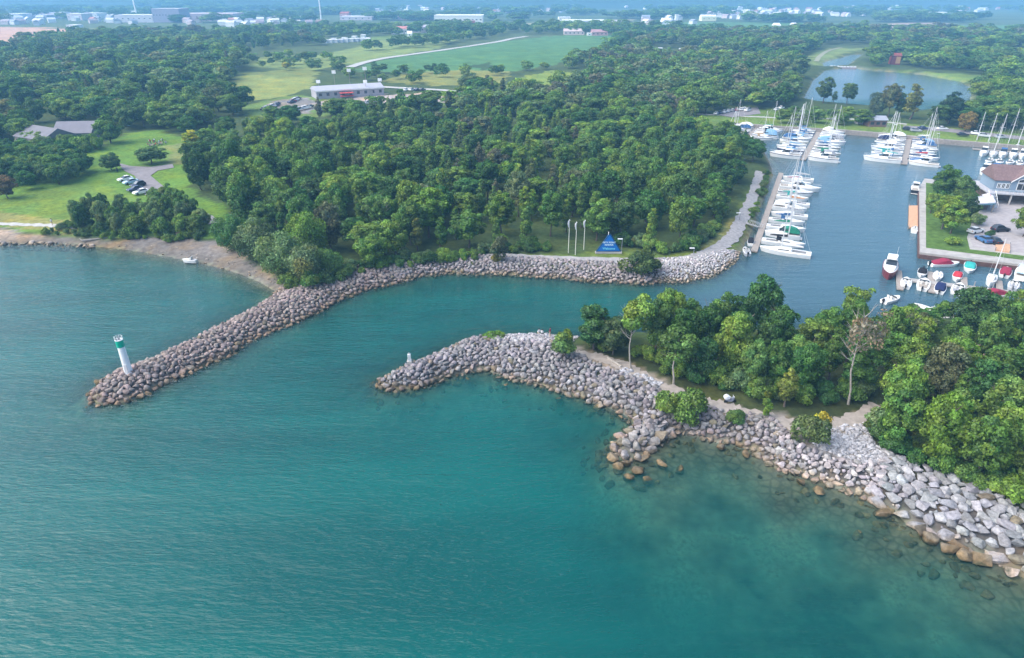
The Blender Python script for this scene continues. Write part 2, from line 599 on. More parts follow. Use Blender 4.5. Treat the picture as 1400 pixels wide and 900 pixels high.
body = t.mix(lake, (0.048, 0.108, 0.135), inn)
dif = t.n('BsdfDiffuse', Color=body)
clear = t.math('SUBTRACT', 1.0, t.math('EXPONENT', t.math('MULTIPLY', dep, -0.55)))
tr = t.n('BsdfTransparent', Color=t.mix((0.97, 0.99, 0.98), (0.30, 0.80, 0.74), clear))
k = t.math('MULTIPLY', dep, -0.36)
fac = t.math('SUBTRACT', 1.0, t.math('EXPONENT', k))
fac = t.math('MULTIPLY', fac, 0.985)
mx = t.n('MixShader', i0=fac, i1=tr.outputs[0], i2=dif.outputs[0])
gl = t.n('BsdfGlossy', Roughness=0.09, Normal=bmp.outputs[0])
gl.inputs['Color'].default_value = (1, 1, 1, 1)
fr = t.n('Fresnel', IOR=1.33, Normal=bmp.outputs[0])
mx2 = t.n('MixShader', i0=fr.outputs[0], i1=mx.outputs[0], i2=gl.outputs[0])
t.l(mx2.outputs[0], t.out.inputs['Surface'])
WATER = t.m
wm = grid_mesh("water", np.zeros(GX.shape), {'depth': ('FLOAT', np.maximum(0, -HH)), 'inner': ('FLOAT', inner)}, keep=HH < 0.25)
wm.materials.append(WATER)
link("water", wm, kind='structure')


# ------------------------------------------------------------------ sheets: paths, roads
def clean_ground(poly_px, z):
    return [Vector(G(a, b, z)) for a, b in poly_px]


def sheet(name, pts_px, mat, dz=0.03, **tags):
    mb = MB()
    pts = P(pts_px, LZ)
    hh, _ = terrain([p[0] for p in pts], [p[1] for p in pts])
    zt = max(hh) + dz + 0.12
    mb.prism(pts, LZ - 1.0, zt)
    return mb.build(name, mat, kind='structure', **tags)


def ribbon(name, pts_px, width, mat, dz=0.05, z=LZ, sub=14, edge=0.35):
    ctl = [Vector(G(a, b, z)) for a, b in pts_px]
    pts = []
    n = len(ctl)
    for i in range(n - 1):
        p0, p1, p2, p3 = ctl[max(i - 1, 0)], ctl[i], ctl[i + 1], ctl[min(i + 2, n - 1)]
        for k in range(sub):
            s = k / sub
            pts.append(0.5 * ((2 * p1) + (p2 - p0) * s + (2 * p0 - 5 * p1 + 4 * p2 - p3) * s * s + (3 * p1 - p0 - 3 * p2 + p3) * s ** 3))
    pts.append(ctl[-1])
    mb = MB()
    rows = []
    for i, p in enumerate(pts):
        d = (pts[min(i + 1, len(pts) - 1)] - pts[max(i - 1, 0)])
        d = Vector((d.x, d.y, 0)).normalized()
        nrm = Vector((-d.y, d.x, 0))
        e1, e2 = random.uniform(-edge, edge), random.uniform(-edge, edge)
        rows.append([p + nrm * (-width / 2 + e1), p + nrm * (-width / 6), p + nrm * (width / 6), p + nrm * (width / 2 + e2)])
    flat = [q for r_ in rows for q in r_]
    hh, _ = terrain([q.x for q in flat], [q.y for q in flat])
    vs = [(q.x, q.y, h + dz) for q, h in zip(flat, hh)]
    fs = []
    for i in range(len(rows) - 1):
        for j in range(3):
            fs.append((i * 4 + j, i * 4 + j + 1, i * 4 + j + 5, i * 4 + j + 4))
    mb.add(vs, fs)
    o = mb.build(name, mat, smooth=True, kind='structure')
    return o


GRAV = M("gravel_track", (0.33, 0.315, 0.305), 0.95, 0.1, var=0.35, scale=1.2)
ASPH = M("old_asphalt", (0.235, 0.215, 0.215), 0.92, 0.15, var=0.25, scale=0.7)
PALE = M("pale_path", (0.42, 0.41, 0.38), 0.92, 0.15, var=0.25, scale=0.7)
ribbon("path", [(600, 350), (690, 351), (760, 354), (850, 358), (905, 358), (945, 353), (975, 343), (1000, 324), (1014, 300), (1026, 275), (1035, 252), (1041, 234)], 3.2, GRAV, 0.17)
ribbon("path", [(-120, 298), (0, 304), (70, 307), (108, 309)], 1.6, PALE, 0.07)
ribbon("path", [(222, 262), (246, 278), (262, 288), (282, 298), (292, 306)], 3.2, GRAV, 0.07)
ribbon("path", [(940, 156), (975, 157), (1030, 160), (1080, 162), (1165, 163), (1240, 170)], 3.0, PALE, 0.07)
ribbon("road", [(1235, 174), (1300, 179), (1360, 185), (1440, 193), (1600, 206)], 9.0, ASPH, 0.09)
ribbon("road", [(478, 92), (520, 81), (600, 69.5), (680, 57.5), (700, 53), (720, 50)], 8.0, PALE, 0.25, sub=8)
ribbon("road", [(520, 119), (560, 121), (620, 125), (660, 128)], 6.0, PALE, 0.2, sub=8)
ribbon("path", [(1116, 84), (1122, 76), (1134, 69), (1150, 65.5)], 4.0, M("grassy_track", (0.30, 0.30, 0.20), 0.95, 0.1), 0.2, sub=8)
DIRTP = M("trodden_dirt", (0.34, 0.30, 0.26), 0.95, 0.1, var=0.3, scale=1.0)
ribbon("path", [(786, 486), (820, 490), (852, 503), (905, 530), (950, 547), (1000, 559), (1058, 574), (1108, 584), (1160, 577), (1203, 556)], 2.6, DIRTP, 0.12, edge=0.5)
lot = MB()
pl = P([(160, 223), (179, 228), (208, 229), (236, 225), (238, 230), (216, 234), (206, 241), (218, 251), (229, 260), (227, 266), (213, 268), (199, 268), (184, 241), (171, 235)], LZ)
hh, _ = terrain([p[0] for p in pl], [p[1] for p in pl])
lot.add([(p[0], p[1], LZ + 0.2) for p in pl], [tuple(range(len(pl)))])
bmx = bmesh.new()
lm = lot.mesh("road", [ASPH])
bmx.from_mesh(lm)
bmesh.ops.triangulate(bmx, faces=bmx.faces[:])
if bmx.faces and sum(f.normal.z for f in bmx.faces) < 0:
    bmesh.ops.reverse_faces(bmx, faces=bmx.faces[:])
bmx.to_mesh(lm)
link("road", lm, kind='structure')
lp2 = P([(985, 152), (1036, 147), (1040, 156), (1000, 161), (984, 158)], LZ)
l2 = MB()
l2.add([(p[0], p[1], LZ + 0.2) for p in lp2], [tuple(range(len(lp2)))[::-1]])
l2.build("road", ASPH, kind='structure')


# ------------------------------------------------------------------ armour stone
t = NT("armour_stone")
oc = t.n('ObjectInfo').outputs['Color']
ti = t.n('Attribute', _attribute_name='tint').outputs['Color']
pos = t.pos()
base = t.mul(oc, ti)
f = t.mr(t.noise(2.2, 7, 0.75, pos), 0.3, 0.7, 0.5, 1.35)
base = t.mul(base, t.grey(f))
zz = t.n('SeparateXYZ', i0=pos).outputs[2]
zz = t.math('ADD', zz, t.mr(t.noise(0.7, 3, 0.6, pos), 0.3, 0.7, -0.35, 0.35))
base = t.mix(base, t.mul(base, (0.95, 0.79, 0.55)), t.mr(zz, 0.95, 0.35, 0, 0.9))   # stained by the lake up to the splash line
base = t.mix(base, (0.045, 0.05, 0.025), t.math('MULTIPLY', t.mr(zz, 0.28, 0.0, 0, 0.85), t.mr(zz, -0.3, -0.02, 0.1, 1)))               # wet weed at the water line
bmp = t.n('Bump', Strength=0.9, Distance=0.2, Height=t.noise(3.0, 6, 0.7, pos))
STONE = t.principled(base, 0.9, 0.15, normal=bmp.outputs[0])


def stone_mesh(seed):
    r = random.Random(seed)
    bm = bmesh.new()
    ax = (r.uniform(0.85, 1.25), r.uniform(0.7, 1.0), r.uniform(0.55, 0.85))
    for i in range(15):
        v = Vector((r.gauss(0, 1), r.gauss(0, 1), r.gauss(0, 1)))
        m_ = max(abs(v.x), abs(v.y), abs(v.z))
        v = v.normalized() * 0.45 + v / m_ * 0.42
        bm.verts.new((v.x * ax[0] * 0.62, v.y * ax[1] * 0.62, v.z * ax[2] * 0.62))
    res = bmesh.ops.convex_hull(bm, input=bm.verts[:])
    bmesh.ops.delete(bm, geom=[g for g in res['geom_interior'] if isinstance(g, bmesh.types.BMVert)], context='VERTS')
    bmesh.ops.dissolve_limit(bm, angle_limit=R(14), verts=bm.verts[:], edges=bm.edges[:])
    bmesh.ops.bevel(bm, geom=bm.edges[:], offset=0.045, segments=1, affect='EDGES', clamp_overlap=True)
    bmesh.ops.triangulate(bm, faces=bm.faces[:])
    bmesh.ops.recalc_face_normals(bm, faces=bm.faces[:])
    me = bpy.data.meshes.new("armour_stone")
    bm.to_mesh(me)
    bm.free()
    a = me.attributes.new('tint', 'FLOAT_COLOR', 'POINT')
    a.data.foreach_set('color', [1.0] * (4 * len(me.vertices)))
    me.materials.append(STONE)
    return me


STONES = [stone_mesh(100 + i) for i in range(14)]
MAUVE, GREY, PALEST, TANST = (0.285, 0.232, 0.208), (0.25, 0.23, 0.23), (0.31, 0.305, 0.31), (0.205, 0.172, 0.125)
ROCKZ = [
    # name of place, polygon, size, spread, colour, tan share
    ("stacked on the breakwater that carries the light tower", [(112, 566), (108, 508), (350, 402), (392, 390), (425, 386), (465, 370), (540, 362), (560, 372), (535, 396), (470, 414), (350, 470), (230, 532), (135, 562)], 1.35, 0.3, MAUVE, 0.03),
    ("lining the channel bank below the blue sign", [(540, 362), (637, 354), (705, 357), (750, 360), (850, 366), (905, 360), (905, 392), (825, 392), (700, 382), (612, 380), (540, 394)], 1.3, 0.25, (0.30, 0.265, 0.255), 0.04),
    ("paving the channel corner beside the marina", [(900, 360), (950, 358), (985, 347), (1012, 341), (1018, 350), (1003, 368), (975, 384), (940, 392), (900, 393)], 0.95, 0.2, (0.45, 0.42, 0.41), 0.04),
    ("heaped on the hooked tip of the point", [(500, 530), (530, 500), (560, 484), (620, 454), (648, 448), (668, 452), (690, 480), (700, 520), (640, 520), (540, 545)], 1.35, 0.3, GREY, 0.05),
    ("laid on the broad head of the point", [(660, 450), (700, 449), (760, 450), (790, 456), (770, 480), (745, 476), (690, 475), (670, 470)], 0.9, 0.2, (0.40, 0.38, 0.38), 0.04),
    ("below the gravel head of the point", [(680, 472), (745, 474), (772, 480), (795, 496), (825, 512), (840, 530), (820, 556), (730, 535), (690, 522)], 1.45, 0.3, (0.27, 0.25, 0.25), 0.05),
    ("below the bushes at the bend of the point", [(825, 511), (858, 522), (900, 540), (915, 563), (962, 562), (962, 602), (930, 600), (870, 592), (835, 565), (812, 552)], 1.45, 0.3, GREY, 0.07),
    ("in the short spur that juts into the lake", [(866, 572), (935, 590), (905, 612), (862, 636), (826, 618), (840, 600)], 1.7, 0.35, (0.27, 0.245, 0.235), 0.05),
    ("below the path in the middle of the point", [(962, 562), (988, 570), (1050, 576), (1079, 603), (1090, 650), (1012, 614), (962, 602)], 1.3, 0.3, (0.26, 0.235, 0.23), 0.05),
    ("by the open gravel patch on the lake side", [(1060, 592), (1084, 610), (1130, 632), (1180, 642), (1215, 638), (1200, 695), (1133, 668), (1066, 644)], 1.35, 0.4, (0.37, 0.34, 0.335), 0.04),
    ("in the pale shore wall below the dark trees", [(1205, 626), (1266, 652), (1317, 666), (1367, 692), (1400, 705), (1500, 740), (1700, 830), (1700, 928), (1500, 838), (1400, 792), (1363, 776), (1300, 746), (1233, 716), (1195, 690)], 1.75, 0.35, PALEST, 0.03),
]
rock_all = []
for zi, (place, poly, size, spr, colr, tan) in enumerate(ROCKZ):
    q = P(poly, 0.8)
    size = size * (0.62 if size < 1.6 else 0.70)
    xs, ys = [a[0] for a in q], [a[1] for a in q]
    n = int((max(xs) - min(xs)) * (max(ys) - min(ys)) / (size * size) * 40)
    X = rng.uniform(min(xs), max(xs), n)
    Y = rng.uniform(min(ys), max(ys), n)
    ok = inside(q, X, Y)
    X, Y = X[ok], Y[ok]
    h, d = terrain(X, Y)
    cell = {}
    S_ = np.clip(size * np.exp(rng.normal(0, spr * 0.8, len(X))), size * 0.5, size * 1.3)
    S_ = np.where(d < 0.6, S_ * 1.12, S_)
    S_[len(X) // 2:] *= 0.62
    order = np.argsort(-S_ + rng.uniform(0, 0.5, len(X)) * size)
    for i in order:
        if d[i] < -0.55 or h[i] < -0.5:
            continue
        s = float(S_[i])
        c0 = (int(X[i] // 2.5), int(Y[i] // 2.5))
        bad = False
        for a in (-1, 0, 1):
            for b in (-1, 0, 1):
                for (x2, y2, s2) in cell.get((c0[0] + a, c0[1] + b), ()):
                    if (x2 - X[i]) ** 2 + (y2 - Y[i]) ** 2 < (0.36 * (s + s2)) ** 2:
                        bad = True
        if bad:
            continue
        cell.setdefault(c0, []).append((X[i], Y[i], s))
        v = rng.uniform(0.72, 1.25)
        cc = TANST if rng.random() < tan else colr
        cc = tuple(c * v * rng.uniform(0.96, 1.04) for c in cc)
        rock_all.append((X[i], Y[i], h[i] + 0.16 * s, s, zi, cc, cc[0] > cc[2] * 1.6, v))
# a few sunken stones off the shore wall and the spur
for px, py, s in [(1270, 738, 2.0), (1296, 752, 1.7), (1318, 762, 1.8), (1255, 728, 1.9), (905, 603, 2.6), (878, 612, 1.4), (838, 628, 1.7), (855, 636, 1.5), (880, 630, 1.6),
                  (845, 640, 1.6), (872, 645, 1.7), (1205, 702, 1.6), (1120, 672, 1.4), (1094, 660, 1.3), (1020, 622, 1.3), (985, 612, 1.4), (1340, 768, 1.8),
                  (765, 545, 1.4), (820, 562, 1.3), (905, 634, 1.5), (930, 640, 1.4), (690, 526, 1.3), (640, 518, 1.3), (516, 528, 1.3), (118, 556, 1.4), (860, 652, 1.6), (885, 655, 1.5)]:
    p = G(px, py, 0)
    hh, _ = terrain([p.x], [p.y])
    rock_all.append((p.x, p.y, max(hh[0] + 0.3 * s, -0.34 * s), s, 11, tuple(c * vv for vv in [random.uniform(0.75, 1.2)] for c in TANST), True, 1.0))
ROCKZ.append(("half sunk in the clear shallows off the point", None, 1.5, 0, TANST, 1))


def scr(x, y, z, s):
    a, b, d = proj(x, y, z)
    return s * FPX / d if (-20 < a < 1420 and -20 < b < 920) else 0


# stones lying under the water along the shore
px_, py_ = rng.uniform(500, 1420, 9000), rng.uniform(500, 850, 9000)
tt_ = CH / (SP + CP * (py_ - 450) / FPX)
X, Y = (px_ - 700) / FPX * tt_, tt_ * (CP - SP * (py_ - 450) / FPX)
h, d = terrain(X, Y)
ok = np.flatnonzero((d > -7) & (d < -0.4) & (rng.random(9000) < np.exp(d / 2.0)))[:240]
for i in ok:
    s = rng.uniform(0.6, 1.4)
    rock_all.append((X[i], Y[i], min(h[i] + 0.1 * s, -0.36 * s - 0.1), s, 12, tuple(c * vv for vv in [rng.uniform(0.6, 1.2)] for c in (0.30, 0.25, 0.15)), True, 1.0))


rock_all.sort(key=lambda r_: -scr(r_[0], r_[1], r_[2], r_[3]) - (1e3 if r_[4] == 11 else -1e3 if r_[4] == 12 else 0))
NIND = 300
rest_v, rest_f, rest_c, vb = [], [], [], 0
base_np = []
for me in STONES:
    co = np.array([v.co[:] for v in me.vertices])
    fa = np.array([p.vertices[:] for p in me.polygons])
    base_np.append((co, fa))
for i, (x, y, z, s, zi, cc, tan, v) in enumerate(rock_all):
    k = int(rng.integers(len(STONES)))
    rot = Matrix.Rotation(rng.uniform(0, 2 * PI), 3, 'Z') @ Matrix.Rotation(rng.normal(0, 0.3), 3, 'X') @ Matrix.Rotation(rng.normal(0, 0.35), 3, 'Y')
    sx = s * 0.93
    if i < NIND:
        o = bpy.data.objects.new("boulder", STONES[k])
        C.objects.link(o)
        o.location = (x, y, z)
        o.rotation_euler = rot.to_euler()
        o.scale = (sx * 1.1, sx * 1.05, sx * 0.78) if zi == 10 else (sx, sx, sx)
        if zi == 10:
            o.rotation_euler = (rng.normal(0, 0.12), rng.normal(0, 0.12), rng.uniform(0, 6.28))
        o.color = (*cc, 1)
        tone = "tan brown" if tan else ("pale" if v > 1.1 else "dark" if v < 0.86 else "mid grey")
        sz = "large" if s > ROCKZ[zi][2] * 0.85 else "small" if s < ROCKZ[zi][2] * 0.55 else "middle sized"
        o['label'] = f"{sz} {tone} boulder {ROCKZ[zi][0]}"
        o['category'] = "boulder"
        o['group'] = f"{sz} {tone} boulders {ROCKZ[zi][0]}"
    else:
        co, fa = base_np[k]
        rest_v.append((co * sx) @ np.array(rot).T + np.array((x, y, z)))
        rest_f.append(fa + vb)
        rest_c.append(np.tile(np.array((*cc, 1.0)), (len(co), 1)))
        vb += len(co)
v_, f_, c_ = np.concatenate(rest_v), np.concatenate(rest_f), np.concatenate(rest_c)


def raw_mesh(name, v, f, mats):
    me = bpy.data.meshes.new(name)
    me.vertices.add(len(v))
    me.vertices.foreach_set('co', v.ravel().astype(np.float32))
    me.loops.add(f.size)
    me.loops.foreach_set('vertex_index', f.ravel().astype(np.int32))
    me.polygons.add(len(f))
    me.polygons.foreach_set('loop_start', np.arange(0, f.size, f.shape[1], dtype=np.int32))
    me.update(calc_edges=True)
    for m_ in mats:
        me.materials.append(m_)
    return me


me = raw_mesh("armour_rubble", v_, f_, [STONE])
a = me.attributes.new('tint', 'FLOAT_COLOR', 'POINT')
a.data.foreach_set('color', c_.ravel().astype(np.float32))
link("armour_rubble", me, kind='stuff', label="rough armour stones piled along the breakwaters and the channel bank")
# loose small stones on the beach and the gravel patch
sv, sf, sc_, vb = [], [], [], 0
for poly, n, s0, colr in [([(0, 326), (0, 331), (60, 331), (120, 335), (130, 330), (60, 326)], 140, 0.8, (0.36, 0.33, 0.31)),
                          ([(120, 326), (230, 335), (330, 352), (380, 385), (330, 368), (230, 346), (130, 336)], 160, 0.3, (0.36, 0.33, 0.31)),
                          ([(1120, 590), (1180, 584), (1195, 612), (1240, 636), (1180, 640), (1110, 612)], 900, 0.4, (0.42, 0.41, 0.42)),
                          ([(700, 455), (760, 455), (790, 460), (775, 478), (700, 472)], 500, 0.42, (0.42, 0.40, 0.40)),
                          ([(845, 505), (905, 530), (900, 540), (850, 522)], 260, 0.4, (0.40, 0.40, 0.42))]:
    q = P(poly, 1.2)
    xs, ys = [a[0] for a in q], [a[1] for a in q]
    X = rng.uniform(min(xs), max(xs), n * 3)
    Y = rng.uniform(min(ys), max(ys), n * 3)
    ok = inside(q, X, Y)
    X, Y = X[ok][:n], Y[ok][:n]
    h, d = terrain(X, Y)
    for x, y, z in zip(X, Y, h):
        co, fa = base_np[int(rng.integers(len(STONES)))]
        s = s0 * math.exp(rng.normal(0, 0.35))
        rot = np.array(Matrix.Rotation(rng.uniform(0, 6.3), 3, 'Z'))
        sv.append((co * s) @ rot.T + np.array((x, y, z + 0.1 * s)))
        sf.append(fa + vb)
        cc = np.array((*[c * rng.uniform(0.7, 1.2) for c in [1]], )) * np.array(colr)
        sc_.append(np.tile(np.array((*cc, 1.0)), (len(co), 1)))
        vb += len(co)
me = raw_mesh("loose_gravel", np.concatenate(sv), np.concatenate(sf), [STONE])
a = me.attributes.new('tint', 'FLOAT_COLOR', 'POINT')
a.data.foreach_set('color', np.concatenate(sc_).ravel().astype(np.float32))
link("loose_gravel", me, kind='stuff', label="loose small stones on the beach and the gravel patches of the point")
print("rocks", len(rock_all))

# ------------------------------------------------------------------ trees
def leaf_material(name, mode):
    t = NT(name)
    if mode == 'color':
        c = t.n('ObjectInfo').outputs['Color']
    else:
        c = t.n('Attribute', _attribute_type='INSTANCER', _attribute_name='tint').outputs['Color']
    lv = t.n('Attribute', _attribute_name='leafvar').outputs['Color']
    c = t.mul(c, lv)
    d = t.n('BsdfDiffuse', Color=c)
    tl = t.n('BsdfTranslucent', Color=t.mul(c, (1.1, 1.25, 0.6)))
    gl = t.n('BsdfGlossy', Roughness=0.55)
    gl.inputs['Color'].default_value = (0.6, 0.65, 0.7, 1)
    m1 = t.n('MixShader', i0=0.28, i1=d.outputs[0], i2=tl.outputs[0])
    m2 = t.n('MixShader', i0=0.03, i1=m1.outputs[0], i2=gl.outputs[0])
    t.l(m2.outputs[0], t.out.inputs['Surface'])
    return t.m


LEAF = leaf_material("leaves", 'color')
DARKS = [(0.046, 0.118, 0.018), (0.074, 0.158, 0.022), (0.052, 0.130, 0.028), (0.092, 0.175, 0.026), (0.046, 0.112, 0.016), (0.074, 0.140, 0.030)]
MIDS = [(0.098, 0.180, 0.024), (0.135, 0.215, 0.028), (0.108, 0.185, 0.038), (0.155, 0.232, 0.032), (0.095, 0.172, 0.032)]
LIMES = [(0.125, 0.215, 0.022), (0.155, 0.235, 0.024), (0.115, 0.200, 0.028)]
YELLOWS = [(0.27, 0.27, 0.020), (0.32, 0.28, 0.025)]
WILLOWS = [(0.135, 0.195, 0.065), (0.155, 0.210, 0.070), (0.115, 0.175, 0.058)]
BROWNS = [(0.120, 0.150, 0.055), (0.140, 0.155, 0.065), (0.105, 0.140, 0.048), (0.130, 0.130, 0.070)]
PAL = {'dark': DARKS, 'mid': MIDS, 'lime': LIMES, 'yellow': YELLOWS, 'willow': WILLOWS, 'brown': BROWNS}


def crown_mesh(seed, Rx, z0, z1, nl, leaves, ls, shape='round', droop=0.0, lobe=(0.26, 0.42)):
    r = np.random.default_rng(seed)
    zc, hz = (z0 + z1) / 2, (z1 - z0) / 2
    u = r.normal(size=(nl, 3))
    u /= np.linalg.norm(u, axis=1)[:, None]
    fr = r.uniform(0.35, 0.78, nl)[:, None]
    c = u * fr
    if shape == 'cone':
        wz = 0.35 + 0.65 * np.clip((1 - c[:, 2]) / 1.8, 0, 1)
        c[:, :2] *= wz[:, None]
    if shape == 'spread':
        wz = 0.75 + 0.35 * np.clip(c[:, 2], -1, 1)
        c[:, :2] *= wz[:, None]
    lr = r.uniform(*lobe, nl)
    if shape == 'cone':
        lr *= 0.6 + 0.5 * np.clip((1 - c[:, 2]) / 2, 0, 1)
    cen = c * np.array((Rx, Rx, hz)) + np.array((0, 0, zc))
    lrad = lr * Rx
    asym = 1 + 0.16 * np.sin(np.arctan2(cen[:, 1], cen[:, 0]) * 2 + r.uniform(0, 6))
    cen[:, :2] *= asym[:, None]
    wgt = lrad ** 2
    k = r.choice(nl, leaves * 2, p=wgt / wgt.sum())
    d = r.normal(size=(leaves * 2, 3))
    out = (cen[k] - np.array((0, 0, zc - 0.2 * hz)))
    out /= np.linalg.norm(out, axis=1)[:, None] + 1e-6
    d = d / np.linalg.norm(d, axis=1)[:, None] + out * 0.55 + np.array((0, 0, 0.25))
    d /= np.linalg.norm(d, axis=1)[:, None]
    rad = lrad[k] * (0.66 + 0.46 * r.random(leaves * 2) ** 0.8 + 0.35 * r.random(leaves * 2) ** 7)
    p = cen[k] + d * rad[:, None] * np.array((1, 1, 0.85))
    deep = np.zeros(len(p), bool)
    for j in range(nl):
        q = np.linalg.norm((p - cen[j]) / np.array((1, 1, 0.85)), axis=1)
        deep |= (q < lrad[j] * 0.66) & (k != j)
    sel = np.flatnonzero(~deep)[:leaves]
    p, d, k = p[sel], d[sel], k[sel]
    n = len(p)
    if droop:
        p[:, 2] -= droop * r.random(n) ** 2 * np.clip(np.linalg.norm(p[:, :2], axis=1) / Rx, 0, 1)
    nrm = d + r.normal(size=(n, 3)) * 0.45
    nrm /= np.linalg.norm(nrm, axis=1)[:, None]
    a = np.cross(nrm, r.normal(size=(n, 3)))
    a /= np.linalg.norm(a, axis=1)[:, None]
    b = np.cross(nrm, a)
    s = ls * r.uniform(0.55, 1.35, n)[:, None]
    asp = r.uniform(0.5, 0.85, n)[:, None]
    bend = nrm * s * r.uniform(-0.25, 0.1, n)[:, None]
    v = np.stack([p - a * s * 0.6 + bend, p - b * s * asp * 0.55, p + a * s * 0.6 + bend, p + b * s * asp * 0.55], 1).reshape(-1, 3)
    f = np.arange(n * 4).reshape(-1, 4)
    me = raw_mesh("crown", v, f, [LEAF])
    lv = (r.uniform(0.74, 1.3, nl))[k] * r.uniform(0.55, 1.5, n)
    warm = r.normal(0, 0.10, nl)[k]
    c4 = np.stack([lv * (1 + warm), lv, lv * (1 - warm), np.ones(n)], 1)
    at = me.attributes.new('leafvar', 'FLOAT_COLOR', 'POINT')
    at.data.foreach_set('color', np.repeat(c4, 4, 0).ravel().astype(np.float32))
    return me


def trunk_mesh(seed, h, r0, limbs, spread, mat=None, bend=0.04):
    rr = random.Random(seed)
    mb = MB()
    pts, p = [], Vector((0, 0, -0.5))
    for i in range(6):
        pts.append(p.copy())
        p = p + Vector((rr.uniform(-bend, bend) * h, rr.uniform(-bend, bend) * h, (h + 0.5) / 5))
    for i in range(5):
        mb.cyl(pts[i], pts[i + 1], r0 * (1.25 if i == 0 else 1 - i * 0.16), r0 * (1 - (i + 1) * 0.16), 7, caps=False)
    for k in range(limbs):
        i = rr.randint(2, 4)
        a = pts[i].lerp(pts[i + 1], rr.random()) if i < 5 else pts[i]
        an = rr.uniform(0, 2 * PI)
        e = a + Vector((math.cos(an) * spread, math.sin(an) * spread, spread * rr.uniform(0.5, 1.1))) * rr.uniform(0.6, 1.0)
        m_ = a.lerp(e, 0.5) + Vector((0, 0, -0.06 * spread))
        mb.cyl(a, m_, r0 * 0.42, r0 * 0.28, 5, caps=False)
        mb.cyl(m_, e, r0 * 0.28, r0 * 0.08, 5, caps=False)
        for q in range(2):
            e2 = m_ + (e - m_).normalized() * spread * 0.3 + Vector((rr.uniform(-1, 1), rr.uniform(-1, 1), rr.uniform(0, 1))) * spread * 0.4
            mb.cyl(m_, e2, r0 * 0.2, r0 * 0.05, 4, caps=False)
    return mb.mesh("trunk", [mat or BARK])


# kind: (height, radius, [(crown, trunk)...])
PROT = {}


def proto(kind, h, r, seeds, **kw):
    L = []
    for s in seeds:
        cm = crown_mesh(s, r, kw.get('z0', 0.22) * h, h, kw.get('nl', 34), kw.get('leaves', 4200), kw.get('ls', 0.42), kw.get('shape', 'round'), kw.get('droop', 0), kw.get('lobe', (0.24, 0.42)))
        tm = trunk_mesh(s, h * kw.get('th', 0.72), kw.get('tr', 0.2), kw.get('limbs', 5), r * 0.7, kw.get('bark'))
        L.append((cm, tm))
    PROT[kind] = (h, r, L)


proto('round', 11.5, 4.0, (1, 2, 3, 4), nl=64, leaves=6600, z0=0.06, lobe=(0.17, 0.34))
proto('tall', 13.0, 3.2, (11, 12, 13), nl=62, leaves=6200, z0=0.04, lobe=(0.18, 0.34))
proto('poplar', 12.5, 2.0, (21, 22, 23), nl=46, leaves=3600, ls=0.36, z0=0.06, shape='cone', lobe=(0.26, 0.5))
proto('willow', 10.0, 5.2, (31, 32), nl=44, leaves=6200, ls=0.40, z0=0.06, shape='spread', droop=1.6)
proto('open', 13.5, 3.6, (41, 42), nl=22, leaves=2600, ls=0.42, z0=0.42, shape='spread', lobe=(0.2, 0.36), limbs=8, tr=0.16, bark=PALEBARK, th=0.8)
proto('shrub', 2.8, 2.1, (51, 52, 53), nl=26, leaves=2600, ls=0.26, z0=0.0, th=0.5, tr=0.07, limbs=6)
proto('sapling', 5.0, 1.5, (61, 62), nl=22, leaves=1700, ls=0.27, z0=0.10, tr=0.08, shape='cone', lobe=(0.34, 0.55))
proto('bare', 11.0, 3.2, (71,), nl=20, leaves=800, ls=0.30, z0=0.50, shape='spread', lobe=(0.2, 0.36), limbs=14, tr=0.15, bark=PALEBARK, th=0.92)


def tree(kind, x, y, h, r, pal, label, group=None, cat='tree', name=None, vi=None, z=None, colr=None):
    ph, pr, L = PROT[kind]
    cm, tm = L[int(rng.integers(len(L))) if vi is None else vi]
    if z is None:
        z = float(terrain([x], [y])[0][0])
    nm = name or {'poplar': 'poplar_tree', 'willow': 'willow_tree', 'shrub': 'shrub', 'sapling': 'sapling', 'bare': 'dying_tree'}.get(kind, 'broadleaf_tree')
    o = thing(nm, label, cat, (x, y, z), rng.uniform(0, 2 * PI), group)
    o.scale = (r / pr, r / pr, h / ph)
    c = colr or PAL[pal][int(rng.integers(len(PAL[pal])))]
    v = rng.uniform(0.85, 1.3)
    link("crown", cm, o, tuple(q * v for q in c))
    link("trunk", tm, o)
    return o


def at(px, py, z=LZ):
    p = G(px, py, z)
    return p.x, p.y


used = []          # (x, y, r) of everything already planted


def special(kind, px, py, h, r, pal, label, **kw):
    x, y = at(px, py)
    if 1262 < px < 1420 and 250 < py < 345:
        kw['z'] = 1.5
    used.append((x, y, r))
    return tree(kind, x, y, h, r, pal, label, **kw)


WG = "grey green willows where the breakwater meets the beach"
WL = "round grey green willow where the breakwater meets the beach"
special('willow', 352, 352, 9.5, 5.4, 'willow', WL, group=WG)
special('willow', 318, 338, 8.5, 4.4, 'dark', "dark green willow at the far end of the beach beside the grey green willows")
special('willow', 385, 372, 9.5, 5.4, 'willow', WL, group=WG)
special('willow', 425, 352, 10.5, 4.6, 'lime', "lime green round tree standing above the grey green willows")
special('willow', 420, 384, 8.0, 4.6, 'willow', WL, group=WG)
special('willow', 452, 378, 6.5, 3.2, 'mid', "low leafy tree where the willows meet the stone bank")
special('shrub', 398, 390, 3.2, 2.4, 'mid', "green bush at the root of the stone breakwater beside the beach")
special('shrub', 428, 391, 3.8, 2.4, 'lime', "yellowish bush under the willows at the stone breakwater")
special('round', 512, 366, 8.5, 3.6, 'mid', "bushy tree beside the willows on the channel bank")
special('poplar', 571, 343, 9.5, 1.7, 'yellow', "narrow yellowing poplar in front of the dark wood", colr=(0.15, 0.17, 0.03))
special('open', 523, 335, 12.5, 4.2, 'mid', "spreading tree with a pale bare trunk showing in the dark wood")
